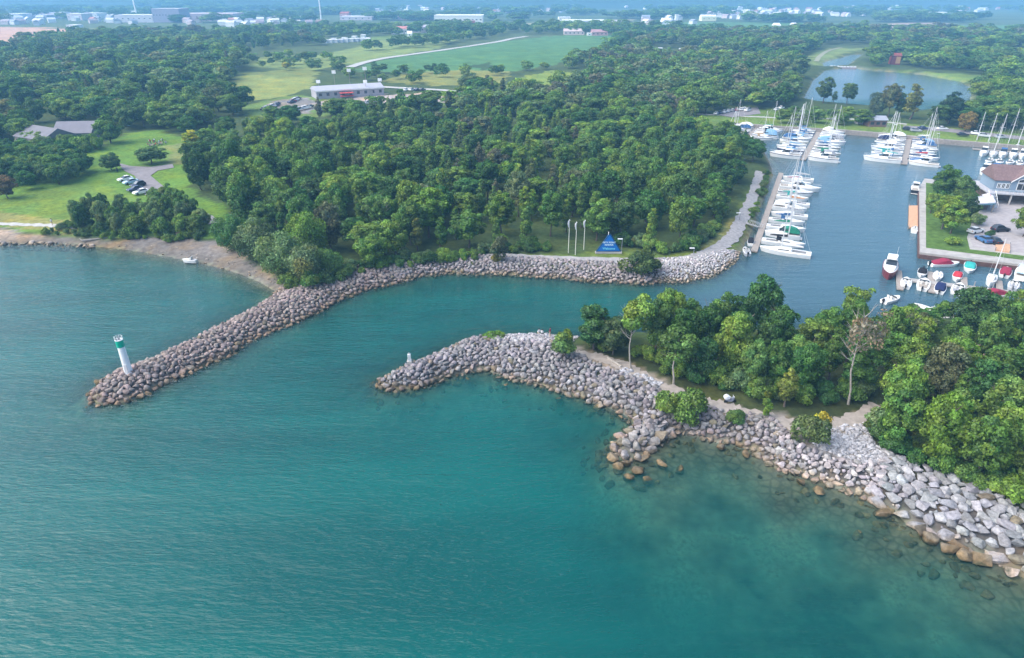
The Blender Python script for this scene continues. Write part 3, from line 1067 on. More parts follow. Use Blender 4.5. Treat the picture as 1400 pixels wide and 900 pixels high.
special('sapling', 683, 357, 7.0, 2.2, 'brown', "small grey green tree beside the channel path", colr=(0.09, 0.11, 0.045))
special('shrub', 677, 357, 2.0, 1.1, 'yellow', "small yellow bush beside the channel path", colr=(0.17, 0.16, 0.03))
special('shrub', 649, 354, 2.2, 1.2, 'lime', "small lime bush at the start of the channel path")
special('shrub', 878, 371, 4.6, 4.2, 'lime', "broad yellow green bush on the stone bank in front of the blue sign", colr=(0.085, 0.125, 0.025))
special('bare', 1160, 553, 15.5, 3.6, 'brown', "tall dying tree with a long pale trunk and thin grey crown", colr=(0.16, 0.13, 0.085))
special('open', 863, 505, 13.2, 3.4, 'mid', "tall tree with a straight pale trunk beside the fallen log")
special('open', 921, 526, 9.6, 4.0, 'mid', "spreading tree with a clear trunk on the edge of the path")
special('sapling', 768, 490, 5.2, 2.3, 'mid', "bushy young tree alone on the bare stone head of the point")
special('sapling', 774, 487, 5.6, 1.5, 'lime', "yellow green young tree beside the bushy one on the stone head")
special('tall', 812, 478, 8.6, 3.2, 'mid', "dense green tree first in the wood after the stone head of the point", colr=(0.05, 0.12, 0.024))
special('round', 838, 486, 7.0, 3.0, 'lime', "yellow tinted tree behind the dirt clearing of the point", colr=(0.09, 0.13, 0.035))
special('shrub', 911, 562, 3.2, 2.0, 'mid', "dark green bush on the stones below the path bend")
special('shrub', 943, 568, 4.2, 2.7, 'lime', "bright green bush on the stones below the path bend")
special('shrub', 1004, 574, 2.2, 1.4, 'mid', "small dark bush between the path and the stones")
special('sapling', 1046, 569, 3.6, 0.9, 'lime', "thin lime sapling beside the path of the point")
special('shrub', 1105, 604, 4.2, 2.6, 'lime', "broad green bush beside the open gravel patch", colr=(0.085, 0.12, 0.035))
special('sapling', 1117, 602, 5.2, 1.4, 'yellow', "yellow leaved sapling growing from the bush by the gravel patch")
special('poplar', 1072, 556, 7.2, 1.5, 'yellow', "yellow green slim tree at the wood edge behind the path", colr=(0.16, 0.19, 0.03))
special('shrub', 676, 459, 0.9, 2.0, 'lime', "low patch of bright weeds on the crest of the stone point", colr=(0.12, 0.22, 0.02))
special('tall', 1288, 312, 10.5, 3.6, 'lime', "lime green tree on the quay lawn beside the orange landing", colr=(0.19, 0.27, 0.025))
special('tall', 1300, 318, 9.0, 3.0, 'lime', "smaller lime green tree on the quay lawn near the car park", colr=(0.15, 0.23, 0.025))
special('round', 1287, 272, 10.5, 4.2, 'mid', "wide green tree on the quay across from the moored cruiser", colr=(0.08, 0.17, 0.025))
special('round', 1312, 278, 9.0, 3.6, 'dark', "dark green tree on the quay behind the lime trees")
special('round', 1318, 300, 8.0, 3.0, 'dark', "dark round tree on the quay beside the flat roofed shelter")
special('tall', 1272, 290, 6.5, 2.4, 'mid', "small green tree at the quay edge by the orange landing")
special('round', 1398, 322, 8.5, 3.2, 'mid', "green tree at the edge of the marina car park")
special('shrub', 1335, 306, 3.0, 2.2, 'willow', "dusty green bush in front of the flat roofed shelter")
special('shrub', 1353, 322, 1.6, 1.0, 'dark', "small dark bush between the parked cars on the quay")
special('shrub', 1303, 332, 1.5, 2.4, 'lime', "low leafy bush on the quay lawn at the seawall")
special('round', 1322, 452, 8.4, 4.0, 'mid', "round green tree on the bank below the covered boats", colr=(0.045, 0.10, 0.025))
special('round', 1408, 448, 8.0, 4.2, 'mid', "green tree on the bank at the end of the floating dock")
special('sapling', 1283, 446, 5.5, 2.0, 'dark', "dark sapling leaning over the white boat at the bank")
special('round', 1228, 468, 7.5, 3.2, 'mid', "green tree beside the orange landing board below the bank")
special('poplar', 268, 223, 12.5, 4.2, 'yellow', "bright yellow green tree at the edge of the park lawn", colr=(0.36, 0.38, 0.03))
special('tall', 218, 152, 17.0, 3.4, 'dark', "tall slim dark poplar with a lime top far behind the lawn")
special('poplar', 222, 150, 18.0, 3.0, 'mid', "tall slim mid green poplar far behind the lawn")
special('round', 152, 196, 11.0, 6.0, 'dark', "dense dark round tree beside the grey pavilion roof")
special('round', 208, 224, 6.0, 5.5, 'mid', "lone round tree on the lawn at the road junction")
special('round', 154, 233, 6.0, 3.6, 'dark', "dark tree beside the park road end")
special('round', 12, 272, 7.0, 3.2, 'brown', "rusty brown tree at the edge of the park lawn", colr=(0.16, 0.115, 0.05))
special('poplar', 15, 178, 15.0, 5.0, 'yellow', "tall pale yellow tree beyond the pavilion", colr=(0.20, 0.19, 0.06))
for i, (px, lb, h, r, kd, cl) in enumerate([(1125, "dark leaning tree alone at the pond shore", 17, 5, 'tall', None), (1140, "small slim tree between two taller ones at the pond shore", 8, 2, 'poplar', None),
                                          (1158, "mid green tree alone at the pond shore", 15, 5, 'tall', None), (1196, "grey green tree at the pond shore near the grey shelter", 13, 6, 'willow', (0.07, 0.10, 0.05)),
                                          (1213, "olive tree at the pond shore behind the grey shelter", 21, 5.5, 'tall', (0.12, 0.13, 0.05)), (1243, "yellow green poplar at the pond shore", 22, 5, 'poplar', (0.17, 0.19, 0.04)),
                                          (1229, "thin green tree between the olive tree and the yellow poplar", 14, 3.5, 'tall', None)]):
    special(kd, px, [141, 139, 142, 158, 160, 163, 160][i], h * 0.85, r * 0.85, 'dark' if i == 0 else 'mid', lb, colr=cl or (0.10, 0.165, 0.045))
special('round', 1320, 180, 9.0, 4.0, 'yellow', "orange tinted tree beyond the marina road", colr=(0.24, 0.17, 0.035))
special('round', 1296, 170, 14, 6.5, 'dark', "very dark round tree between the pond and the marina road", colr=(0.025, 0.055, 0.026))

# ---- the woods
WOODS = [
    # polygon (pixels at ground), spacing, height range, {palette: weight}, kinds, zone words
    ("A", [(796, 470), (835, 474), (878, 488), (915, 506), (955, 522), (1000, 533), (1060, 545), (1110, 552), (1160, 547), (1205, 530), (1226, 548), (1200, 580),
           (1192, 604), (1250, 640), (1320, 662), (1400, 700), (1500, 738), (1720, 835), (1720, 470), (1400, 462), (1340, 478), (1270, 500), (1230, 480), (1200, 464), (1100, 460), (950, 462), (850, 463), (805, 466)],
     3.7, (7.5, 12.5), dict(dark=6.5, mid=3.6, lime=0.3, brown=0.2), ['round', 'tall', 'round', 'round', 'tall', 'tall', 'open', 'poplar'], None),
    ("B", [(462, 362), (500, 357), (560, 348), (640, 346), (700, 345), (770, 344), (850, 342), (905, 346), (950, 340), (966, 320), (984, 292), (1000, 264), (1014, 242), (1032, 220),
           (1020, 196), (960, 182), (900, 172), (800, 168), (700, 166), (640, 166), (560, 170), (500, 178), (420, 186), (360, 184), (320, 186), (285, 195), (262, 228), (270, 262), (306, 285),
           (330, 318), (400, 335)], 5.6, (8.5, 13.5), dict(dark=5, mid=4, lime=1.3, brown=0.35), ['round', 'tall', 'round', 'poplar', 'tall', 'round', 'poplar'], None),
    ("C", [(100, 308), (125, 300), (150, 300), (200, 292), (222, 280), (240, 288), (262, 304), (288, 312), (284, 322), (230, 321), (170, 321), (120, 316)], 2.9, (5.0, 8.0), dict(mid=4, dark=2, willow=3, lime=1), ['round', 'round', 'round', 'shrub'], None),
    ("D", [(-260, 270), (0, 262), (36, 262), (112, 246), (118, 236), (96, 222), (60, 208), (0, 212), (-260, 215)], 4.6, (5.5, 8.0), dict(dark=6, mid=2), ['round'], None),
    ("E", [(-420, 212), (30, 196), (44, 192), (30, 172), (60, 168), (120, 168), (150, 172), (178, 178), (262, 184), (275, 175), (300, 160), (240, 150), (190, 155), (150, 152), (100, 160), (0, 170), (-420, 172)],
     7.5, (8, 12.0), dict(dark=5, mid=4, lime=0.4, brown=0.5), ['round', 'tall', 'round'], None),
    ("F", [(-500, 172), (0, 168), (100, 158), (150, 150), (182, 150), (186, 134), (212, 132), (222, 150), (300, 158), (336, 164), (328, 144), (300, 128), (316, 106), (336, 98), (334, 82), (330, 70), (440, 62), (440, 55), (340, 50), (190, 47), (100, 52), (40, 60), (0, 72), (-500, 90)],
     10.5, (8, 14), dict(dark=4, mid=4, brown=1.0, willow=1.2, lime=0.7), ['round', 'tall', 'round', 'poplar'], None),  # lighter palette mix puts some distance haze into the leaf colours
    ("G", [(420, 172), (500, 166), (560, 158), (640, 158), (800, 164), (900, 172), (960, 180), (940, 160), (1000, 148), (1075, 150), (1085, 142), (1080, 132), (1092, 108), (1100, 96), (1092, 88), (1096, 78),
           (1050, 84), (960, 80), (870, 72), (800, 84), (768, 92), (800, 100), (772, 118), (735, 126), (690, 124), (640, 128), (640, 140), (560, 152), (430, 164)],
     8.6, (8, 13), dict(dark=2.4, mid=3.5, brown=3, willow=2, lime=0.8), ['round', 'tall', 'round', 'poplar'], None),  # brown and willow weights also paint distance haze into these crowns
    ("H", [(340, 80), (440, 78), (480, 90), (520, 100), (560, 96), (690, 100), (770, 92), (760, 100), (700, 100), (680, 104), (600, 108), (560, 116), (520, 116), (500, 112), (440, 100), (340, 94)],
     15, (5, 9), dict(dark=4, mid=4, yellow=0.3), ['round', 'tall'], None),
    ("I", [(800, 70), (870, 54), (1010, 48), (1180, 44), (1600, 50), (1600, 74), (1300, 74), (1195, 62), (1130, 61), (1096, 76), (1050, 78), (960, 76), (870, 70)],
     12, (10, 14), dict(dark=3, mid=4, brown=2.5), ['round', 'tall'], None),
    ("J", [(1195, 66), (1300, 75), (1600, 80), (1600, 170), (1400, 160), (1340, 152), (1334, 118), (1400, 120), (1400, 108), (1300, 98), (1240, 92), (1188, 90.5), (1186, 76)],
     11, (9, 13), dict(lime=3, mid=5, dark=2), ['round', 'round', 'tall'], None),
    ("K", [(1268, 172), (1300, 158), (1340, 152), (1400, 160), (1600, 175), (1600, 195), (1400, 178), (1320, 178)], 7.5, (7, 12), dict(mid=4, dark=3, lime=1), ['round', 'tall'], None),
    ("R", [('g', -3200, 1350), ('g', 3200, 1350), ('g', 3200, 2500), ('g', -3200, 2500)], 30, (11, 16), dict(dark=4, mid=3), ['round'], None),
    ("L", [(640, 50), (700, 47), (860, 50), (870, 52), (1000, 47), (900, 41), (820, 38), (640, 42), (560, 46), (600, 50)], 14, (10, 14), dict(dark=4, mid=3), ['round'], None),
    ("M", [(330, 52), (470, 52), (560, 48), (640, 43), (640, 38), (500, 42), (420, 42), (330, 46)], 14, (10, 14), dict(dark=4, mid=3), ['round'], None),
    ("N", [(490, 70), (560, 62), (660, 51), (690, 48), (660, 54), (570, 66)], 11, (8, 12), dict(dark=4, mid=3), ['round'], None),
    ("O", [(1060, 168), (1100, 160), (1180, 166), (1190, 172), (1100, 172)], 7.0, (4, 9), dict(mid=4, lime=2, dark=2), ['round', 'tall'], None),
    ("P", [(355, 163), (420, 163), (470, 156), (600, 147), (640, 141), (640, 150), (560, 156), (480, 165), (400, 172)], 8.0, (6, 9), dict(mid=4, lime=2, dark=2), ['round'], None),
    ("Q", [(1345, 432), (1420, 440), (1420, 470), (1340, 470), (1240, 470), (1250, 458)], 5.5, (4, 6), dict(mid=4, dark=3), ['round', 'tall'], None),
]
BUSHES = [
    ("A", [(1180, 596), (1192, 600), (1250, 636), (1320, 658), (1400, 697), (1460, 722), (1460, 690), (1330, 640), (1240, 600), (1215, 575)], 1.9, (1.5, 3.4)),
    ("A", [(860, 486), (908, 508), (952, 524), (1000, 536), (1055, 547), (1110, 555), (1160, 551), (1200, 536), (1200, 520), (1100, 530), (1000, 515), (900, 490)], 2.2, (1.2, 3.2)),
    ("A", [(800, 468), (840, 470), (850, 482), (812, 482)], 2.0, (1.2, 2.6)),
    ("B", [(440, 384), (480, 368), (520, 360), (580, 353), (640, 349), (640, 356), (580, 361), (530, 367), (480, 377), (450, 390)], 2.1, (1.4, 3.0)),
    ("B", [(1034, 300), (1042, 276), (1050, 252), (1053, 236), (1047, 236), (1040, 262), (1031, 286), (1024, 302)], 2.6, (1.0, 2.6)),
    ("C", [(60, 312), (105, 306), (150, 312), (230, 322), (285, 318), (290, 326), (240, 327), (150, 322), (100, 318), (60, 316)], 2.2, (0.8, 2.2)),
    ("B", [(640, 350), (690, 346), (770, 343), (850, 341), (905, 347), (950, 342), (972, 324), (988, 298), (982, 292), (962, 318), (940, 336), (905, 341), (850, 335), (770, 337), (690, 340), (640, 345)], 2.3, (1.2, 3.4)),
    ("E", [(28, 196), (60, 205), (110, 212), (140, 205), (120, 200), (70, 200)], 3.6, (3.2, 5.5)),
]
BLOCK = [P(q, LZ) for q in (
    [(425, 142), (525, 130), (560, 136), (470, 150)], [(355, 156), (375, 140), (425, 135), (432, 146), (412, 158)],
    [(36, 196), (38, 180), (96, 172), (140, 172), (140, 196), (90, 206)], [(1290, 492), (1290, 470), (1340, 466), (1340, 492)],
    [(950, 30), (1190, 30), (1190, 10), (1000, 10), (950, 18)], [(490, 24), (760, 26), (760, 6), (500, 6)], [(0, 42), (430, 40), (430, 20), (0, 16)], [(760, 20), (940, 18), (930, 4), (780, 6)], [(1190, 27), (1400, 27), (1400, 4), (1190, 8)],
    [(590, 44), (670, 44), (670, 26), (590, 26)], [(760, 42), (880, 42), (880, 26), (760, 26)], [(950, 34), (990, 34), (990, 22), (950, 22)],
    [(480, 98), (520, 80), (600, 68), (690, 55), (760, 47), (870, 50), (815, 74), (770, 90), (690, 100)], [(672, 130), (700, 104), (768, 93), (815, 98), (800, 120), (750, 132)], [(1204, 82), (1240, 82), (1244, 106), (1202, 102)], [(884, 82), (884, 66), (960, 66), (960, 80)])]
cand = []
cellu = {}
for px_, py_ in ((777, 344), (787, 346), (798, 340), (820, 344), (831, 344), (842, 344), (785, 352), (800, 352)):
    used.append((*at(px_, py_), 5.0))


def near(x, y, r):
    c0 = (int(x // 12), int(y // 12))
    for a in (-1, 0, 1):
        for b in (-1, 0, 1):
            for (x2, y2, r2) in cellu.get((c0[0] + a, c0[1] + b), ()):
                if (x2 - x) ** 2 + (y2 - y) ** 2 < (r + r2) ** 2:
                    return True
    return False


for (x, y, r) in used:
    cellu.setdefault((int(x // 12), int(y // 12)), []).append((x, y, r * 0.6))
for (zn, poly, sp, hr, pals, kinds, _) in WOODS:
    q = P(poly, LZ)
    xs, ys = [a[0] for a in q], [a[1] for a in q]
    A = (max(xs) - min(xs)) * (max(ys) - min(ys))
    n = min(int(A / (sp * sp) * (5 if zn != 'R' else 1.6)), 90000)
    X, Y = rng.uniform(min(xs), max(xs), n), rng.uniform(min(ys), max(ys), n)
    ok = inside(q, X, Y)
    for bi, bq in enumerate(BLOCK):
        if bi < 4 or bi >= len(BLOCK) - 4 or zn == 'R':
            ok &= ~inside(bq, X, Y) | ((rng.random(len(X)) < 0.3) & (bi >= 4) & (bi < 9))
    X, Y = X[ok], Y[ok]
    if not len(X):
        continue
    h, d = terrain(X, Y)
    patch = vnoise(X, Y, 45, 31)
    far_mask = vnoise(X, Y * 1.6, 330, 51)
    pk, pw = list(pals), np.array(list(pals.values()), float)
    for i in range(len(X)):
        if h[i] < 0.9:
            continue
        fsc = 1.0 + max(0, (Y[i] - 450) / 900)
        rr = sp * 0.5 * rng.uniform(0.8, 1.15) * fsc
        if zn == 'R':
            fsc = 1.6
            rr = sp * 0.22
            if far_mask[i] < 0.25:
                continue
        elif near(X[i], Y[i], rr):
            continue
        cellu.setdefault((int(X[i] // 12), int(Y[i] // 12)), []).append((X[i], Y[i], rr))
        a, b, dd = proj(X[i], Y[i], 6)
        if a < -420 or a > 1800 or b > 1100:
            continue
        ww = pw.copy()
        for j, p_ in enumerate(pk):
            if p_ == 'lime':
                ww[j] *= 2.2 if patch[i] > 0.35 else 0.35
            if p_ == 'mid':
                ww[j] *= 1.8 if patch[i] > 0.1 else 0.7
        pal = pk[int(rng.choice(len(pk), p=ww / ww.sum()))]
        kd = kinds[int(rng.integers(len(kinds)))]
        if zn == 'B' and 575 < a < 800 and b < 325 and rng.random() < 0.62:
            kd = 'poplar' if rng.random() < 0.75 else 'tall'
            pal = ['mid', 'lime', 'mid', 'brown'][int(rng.integers(4))]
        hh_ = rng.uniform(*hr) * (1 + 0.25 * (fsc - 1))
        if kd == 'shrub':
            hh_ *= 0.6
        if zn == 'A' and d[i] < 4:
            hh_ *= 0.6
        if zn == 'B' and b < 215:
            hh_ *= 0.8
        if zn == 'B' and d[i] < 11 and Y[i] < 260:
            hh_ *= 0.75
        pr = PROT[kd][1] / PROT[kd][0]
        rad = max(rr * 1.45, hh_ * pr * 0.8) if kd != 'poplar' else hh_ * pr * 1.0
        rad = min(rad, hh_ * 0.62) if zn != 'R' else rng.uniform(11, 19)
        cand.append((X[i], Y[i], h[i], hh_, rad, pal, kd, zn, rad * FPX / dd * (1.0 if 0 < a < 1400 and b < 900 else 0.3)))
for (zn, poly, sp, hr) in BUSHES:
    q = P(poly, LZ)
    xs, ys = [a[0] for a in q], [a[1] for a in q]
    n = int((max(xs) - min(xs)) * (max(ys) - min(ys)) / (sp * sp) * 4)
    X, Y = rng.uniform(min(xs), max(xs), n), rng.uniform(min(ys), max(ys), n)
    ok = inside(q, X, Y)
    X, Y = X[ok], Y[ok]
    h, d = terrain(X, Y)
    got = []
    for i in range(len(X)):
        if h[i] < 0.7 or any((a[0] - X[i]) ** 2 + (a[1] - Y[i]) ** 2 < 14 for a in used[-8:]) or any((a[0] - X[i]) ** 2 + (a[1] - Y[i]) ** 2 < (sp * 0.8) ** 2 for a in got):
            continue
        got.append((X[i], Y[i]))
        a, b, dd = proj(X[i], Y[i], 1)
        hh_ = rng.uniform(*hr)
        rad = hh_ * rng.uniform(0.6, 0.85)
        pal = ['mid', 'dark', 'mid', 'lime', 'dark', 'willow'][int(rng.integers(6))]
        cand.append((X[i], Y[i], h[i], hh_, rad, pal, 'shrub', zn, rad * FPX / dd))
print("trees", len(cand))
cand.sort(key=lambda c: -c[8])


def zone_words(zn, x, y, pal, kd, h):
    a, b, _ = proj(x, y, LZ)
    tone = {'dark': 'dark green', 'mid': 'mid green', 'lime': 'lime green', 'yellow': 'yellow', 'willow': 'grey green', 'brown': 'brownish'}[pal]
    form = {'round': 'round crowned', 'tall': 'tall oval', 'poplar': 'narrow', 'open': 'bare trunked', 'shrub': 'bushy', 'willow': 'spreading'}[kd]
    if zn in 'AQ':
        if a < 960:
            pl = "behind the log and path bend of the point"
        elif a < 1110:
            pl = "in the wood along the path of the point"
        elif a < 1230:
            pl = "around the dying tree on the point" if b < 580 else "where the side path enters the wood"
        elif b < 520:
            pl = "near the hidden parking place behind the point"
        else:
            pl = "above the pale shore wall of the point"
    elif zn == 'B':
        if a < 470:
            pl = "in the big wood behind the willows"
        elif a < 640:
            pl = "in the big wood behind the bare trunk"
        elif a < 775:
            pl = "in the big wood behind the flagpoles"
        elif a < 870:
            pl = "in the big wood behind the blue sign"
        else:
            pl = "in the big wood beside the marina path"
    elif zn == 'C':
        pl = "in the thicket between the beach and the park road"
    elif zn == 'D':
        pl = "in the dark clump on the park lawn"
    elif zn in 'KJ':
        pl = "beside the road behind the marina"
    else:
        pl = "around the far park lawns"
    return f"{tone} {form} tree {pl}"


LEFT = {'tree': 262, 'poplar': 90, 'shrub': 230}
far_pts = []
for i, (x, y, z, h, r, pal, kd, zn, ss) in enumerate(cand):
    fam = kd if kd in LEFT else 'tree'
    if LEFT[fam] > 0:
        LEFT[fam] -= 1
        lb = zone_words(zn, x, y, pal, kd, h)
        if kd == 'shrub':
            lb = lb.replace('bushy tree', 'bush' if h < 2.2 else 'tall bush').replace('in the wood along', 'under the wood along')
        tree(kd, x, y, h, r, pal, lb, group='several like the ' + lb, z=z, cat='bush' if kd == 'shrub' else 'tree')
    else:
        far_pts.append((x, y, z, h, r, pal, kd))

# the remaining wood: one object holding the leaf clusters of each kind of crown, repeated over the plain by geometry nodes
lib, index = [], {}
for kd in ('round', 'tall', 'poplar', 'open', 'shrub'):
    ph, pr, L = PROT[kd]
    for vi, (cm, tm) in enumerate(L):
        index[(0, kd, vi)] = len(lib)
        lib.append(cm)
        lo = crown_mesh(500 + vi + len(kd) * 10, pr, 0.1 * ph, ph, 26, 1100, 0.85 if kd != 'shrub' else 0.5, 'cone' if kd == 'poplar' else 'round', 0, (0.3, 0.46) if kd != 'poplar' else (0.36, 0.6))
        index[(1, kd, vi)] = len(lib)
        lib.append(lo)
V_, F_, A_, K_, vb = [], [], [], [], 0
for k, me in enumerate(lib):
    n = len(me.vertices)
    co = np.empty(n * 3, np.float32)
    me.vertices.foreach_get('co', co)
    lv = np.empty(n * 4, np.float32)
    me.attributes['leafvar'].data.foreach_get('color', lv)
    V_.append(co.reshape(-1, 3))
    F_.append(np.arange(n).reshape(-1, 4) + vb)
    A_.append(lv.reshape(-1, 4))
    K_.append(np.full(n, k))
    vb += n
nsrc = vb
tv, tt, ts, tk, tr_ = [], [], [], [], []
for x, y, z, h, r, pal, kd in far_pts:
    ph, pr, L = PROT[kd]
    tv.append((x, y, z))
    tk.append(index[(0 if y < 330 else 1, kd, int(rng.integers(len(L))))])
    ts.append((r / pr, r / pr, h / ph))
    tr_.append(rng.uniform(0, 2 * PI))
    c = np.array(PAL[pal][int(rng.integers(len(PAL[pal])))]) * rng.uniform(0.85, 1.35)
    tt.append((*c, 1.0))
V_.append(np.array(tv))
LEAFI = leaf_material("wood_leaves", 'instance')
me = raw_mesh("woodland", np.concatenate(V_), np.concatenate(F_), [LEAFI])
npt = len(tv)


def attr(nm, typ, key, src, pts_):
    a = me.attributes.new(nm, typ, 'POINT')
    a.data.foreach_set(key, np.concatenate([np.asarray(src, float).ravel(), np.asarray(pts_, float).ravel()]).astype(np.int32 if typ == 'INT' else np.float32))


attr('leafvar', 'FLOAT_COLOR', 'color', np.concatenate(A_), np.ones((npt, 4)))
attr('kind_index', 'INT', 'value', np.concatenate(K_), tk)
attr('spot', 'INT', 'value', np.zeros(nsrc), np.ones(npt))
attr('tree_scale', 'FLOAT_VECTOR', 'vector', np.ones((nsrc, 3)), ts)
attr('turn', 'FLOAT', 'value', np.zeros(nsrc), tr_)
attr('tint', 'FLOAT_COLOR', 'color', np.ones((nsrc, 4)), tt)
wo = link("woodland", me, kind='stuff', label="broadleaf woodland covering the plain behind the marina and the park")
ng = bpy.data.node_groups.new("plant_woodland", 'GeometryNodeTree')
ng.interface.new_socket("Geometry", in_out='INPUT', socket_type='NodeSocketGeometry')
ng.interface.new_socket("Geometry", in_out='OUTPUT', socket_type='NodeSocketGeometry')
gi, go = ng.nodes.new('NodeGroupInput'), ng.nodes.new('NodeGroupOutput')


def named(nm, typ):
    nd = ng.nodes.new('GeometryNodeInputNamedAttribute')
    nd.data_type = typ
    nd.inputs['Name'].default_value = nm
    return nd.outputs['Attribute']


sep = ng.nodes.new('GeometryNodeSeparateGeometry')
sep.domain = 'POINT'
ng.links.new(gi.outputs[0], sep.inputs['Geometry'])
ng.links.new(named('spot', 'INT'), sep.inputs['Selection'])
spl = ng.nodes.new('GeometryNodeSplitToInstances')
spl.domain = 'POINT'
ng.links.new(sep.outputs[1], spl.inputs['Geometry'])
ng.links.new(named('kind_index', 'INT'), spl.inputs['Group ID'])
srt = ng.nodes.new('GeometryNodeSortElements')
srt.domain = 'INSTANCE'
ng.links.new(spl.outputs['Instances'], srt.inputs['Geometry'])
ng.links.new(spl.outputs['Group ID'], srt.inputs['Sort Weight'])
iop = ng.nodes.new('GeometryNodeInstanceOnPoints')
cx = ng.nodes.new('ShaderNodeCombineXYZ')
ng.links.new(named('turn', 'FLOAT'), cx.inputs[2])
ng.links.new(sep.outputs[0], iop.inputs['Points'])
ng.links.new(srt.outputs[0], iop.inputs['Instance'])
iop.inputs['Pick Instance'].default_value = True
ng.links.new(named('kind_index', 'INT'), iop.inputs['Instance Index'])
ng.links.new(cx.outputs[0], iop.inputs['Rotation'])
ng.links.new(named('tree_scale', 'FLOAT_VECTOR'), iop.inputs['Scale'])
ng.links.new(iop.outputs[0], go.inputs[0])
md = wo.modifiers.new("plant_woodland", 'NODES')
md.node_group = ng


# ------------------------------------------------------------------ boats
ORD = ["first", "second", "third", "fourth", "fifth", "sixth", "seventh", "eighth", "ninth", "tenth", "eleventh", "twelfth", "thirteenth", "fourteenth"]
CW = {'white': (0.78, 0.78, 0.76), 'cream': (0.70, 0.66, 0.56), 'navy': (0.02, 0.03, 0.09), 'blue': (0.05, 0.13, 0.28), 'sky blue': (0.24, 0.42, 0.58), 'teal': (0.04, 0.34, 0.31),
      'green': (0.03, 0.22, 0.14), 'red': (0.42, 0.04, 0.055), 'maroon': (0.26, 0.03, 0.06), 'black': (0.02, 0.02, 0.025), 'grey': (0.33, 0.34, 0.36), 'tan': (0.45, 0.33, 0.2), 'orange': (0.6, 0.25, 0.06),
      'silver': (0.5, 0.52, 0.54), 'dark red': (0.16, 0.03, 0.035), 'pale blue': (0.45, 0.6, 0.72), 'pale grey': (0.55, 0.55, 0.55)}


def hull_part(L, B, Hd, parent, colr, bluff=0.0, stripe=None):
    mb = MB()
    rings, drings, srings = [], [], []
    for t_, bf in ((-0.5, 0.80), (-0.35, 0.93), (-0.1, 1.0), (0.12, 0.95), (0.28, 0.76), (0.40, 0.47 + bluff), (0.47, 0.2 + bluff), (0.5, 0.03 + bluff * 0.6)):
        b = B / 2 * bf
        zd = Hd * (1 + 0.28 * max(0, t_ + 0.1))
        x = t_ * L
        xb = x - (0.05 * L * max(0, t_) * 2)
        rings.append([(x, -b, zd), (xb, -b * 0.86, 0.02), (xb, 0, -0.35), (xb, b * 0.86, 0.02), (x, b, zd)])
        drings.append([(x * 0.985, -b * 0.90, zd + 0.005), (x * 0.985, -b * 0.90, zd + 0.05), (x * 0.985, b * 0.90, zd + 0.05), (x * 0.985, b * 0.90, zd + 0.005)])
        srings.append([(x * 1.004, -b * 1.012, zd - 0.26), (x * 1.004, -b * 1.014, zd - 0.12), (x * 1.004, b * 1.014, zd - 0.12), (x * 1.004, b * 1.012, zd - 0.26)])
    mb.loft(rings)
    mb.build('hull', PAINT, parent, color=colr)
    mb = MB()
    mb.loft(drings)
    mb.build('deck', DECKM, parent)
    if stripe:
        mb = MB()
        mb.loft(srings, caps=True)
        mb.build('stripe', PAINT, parent, color=CW[stripe])


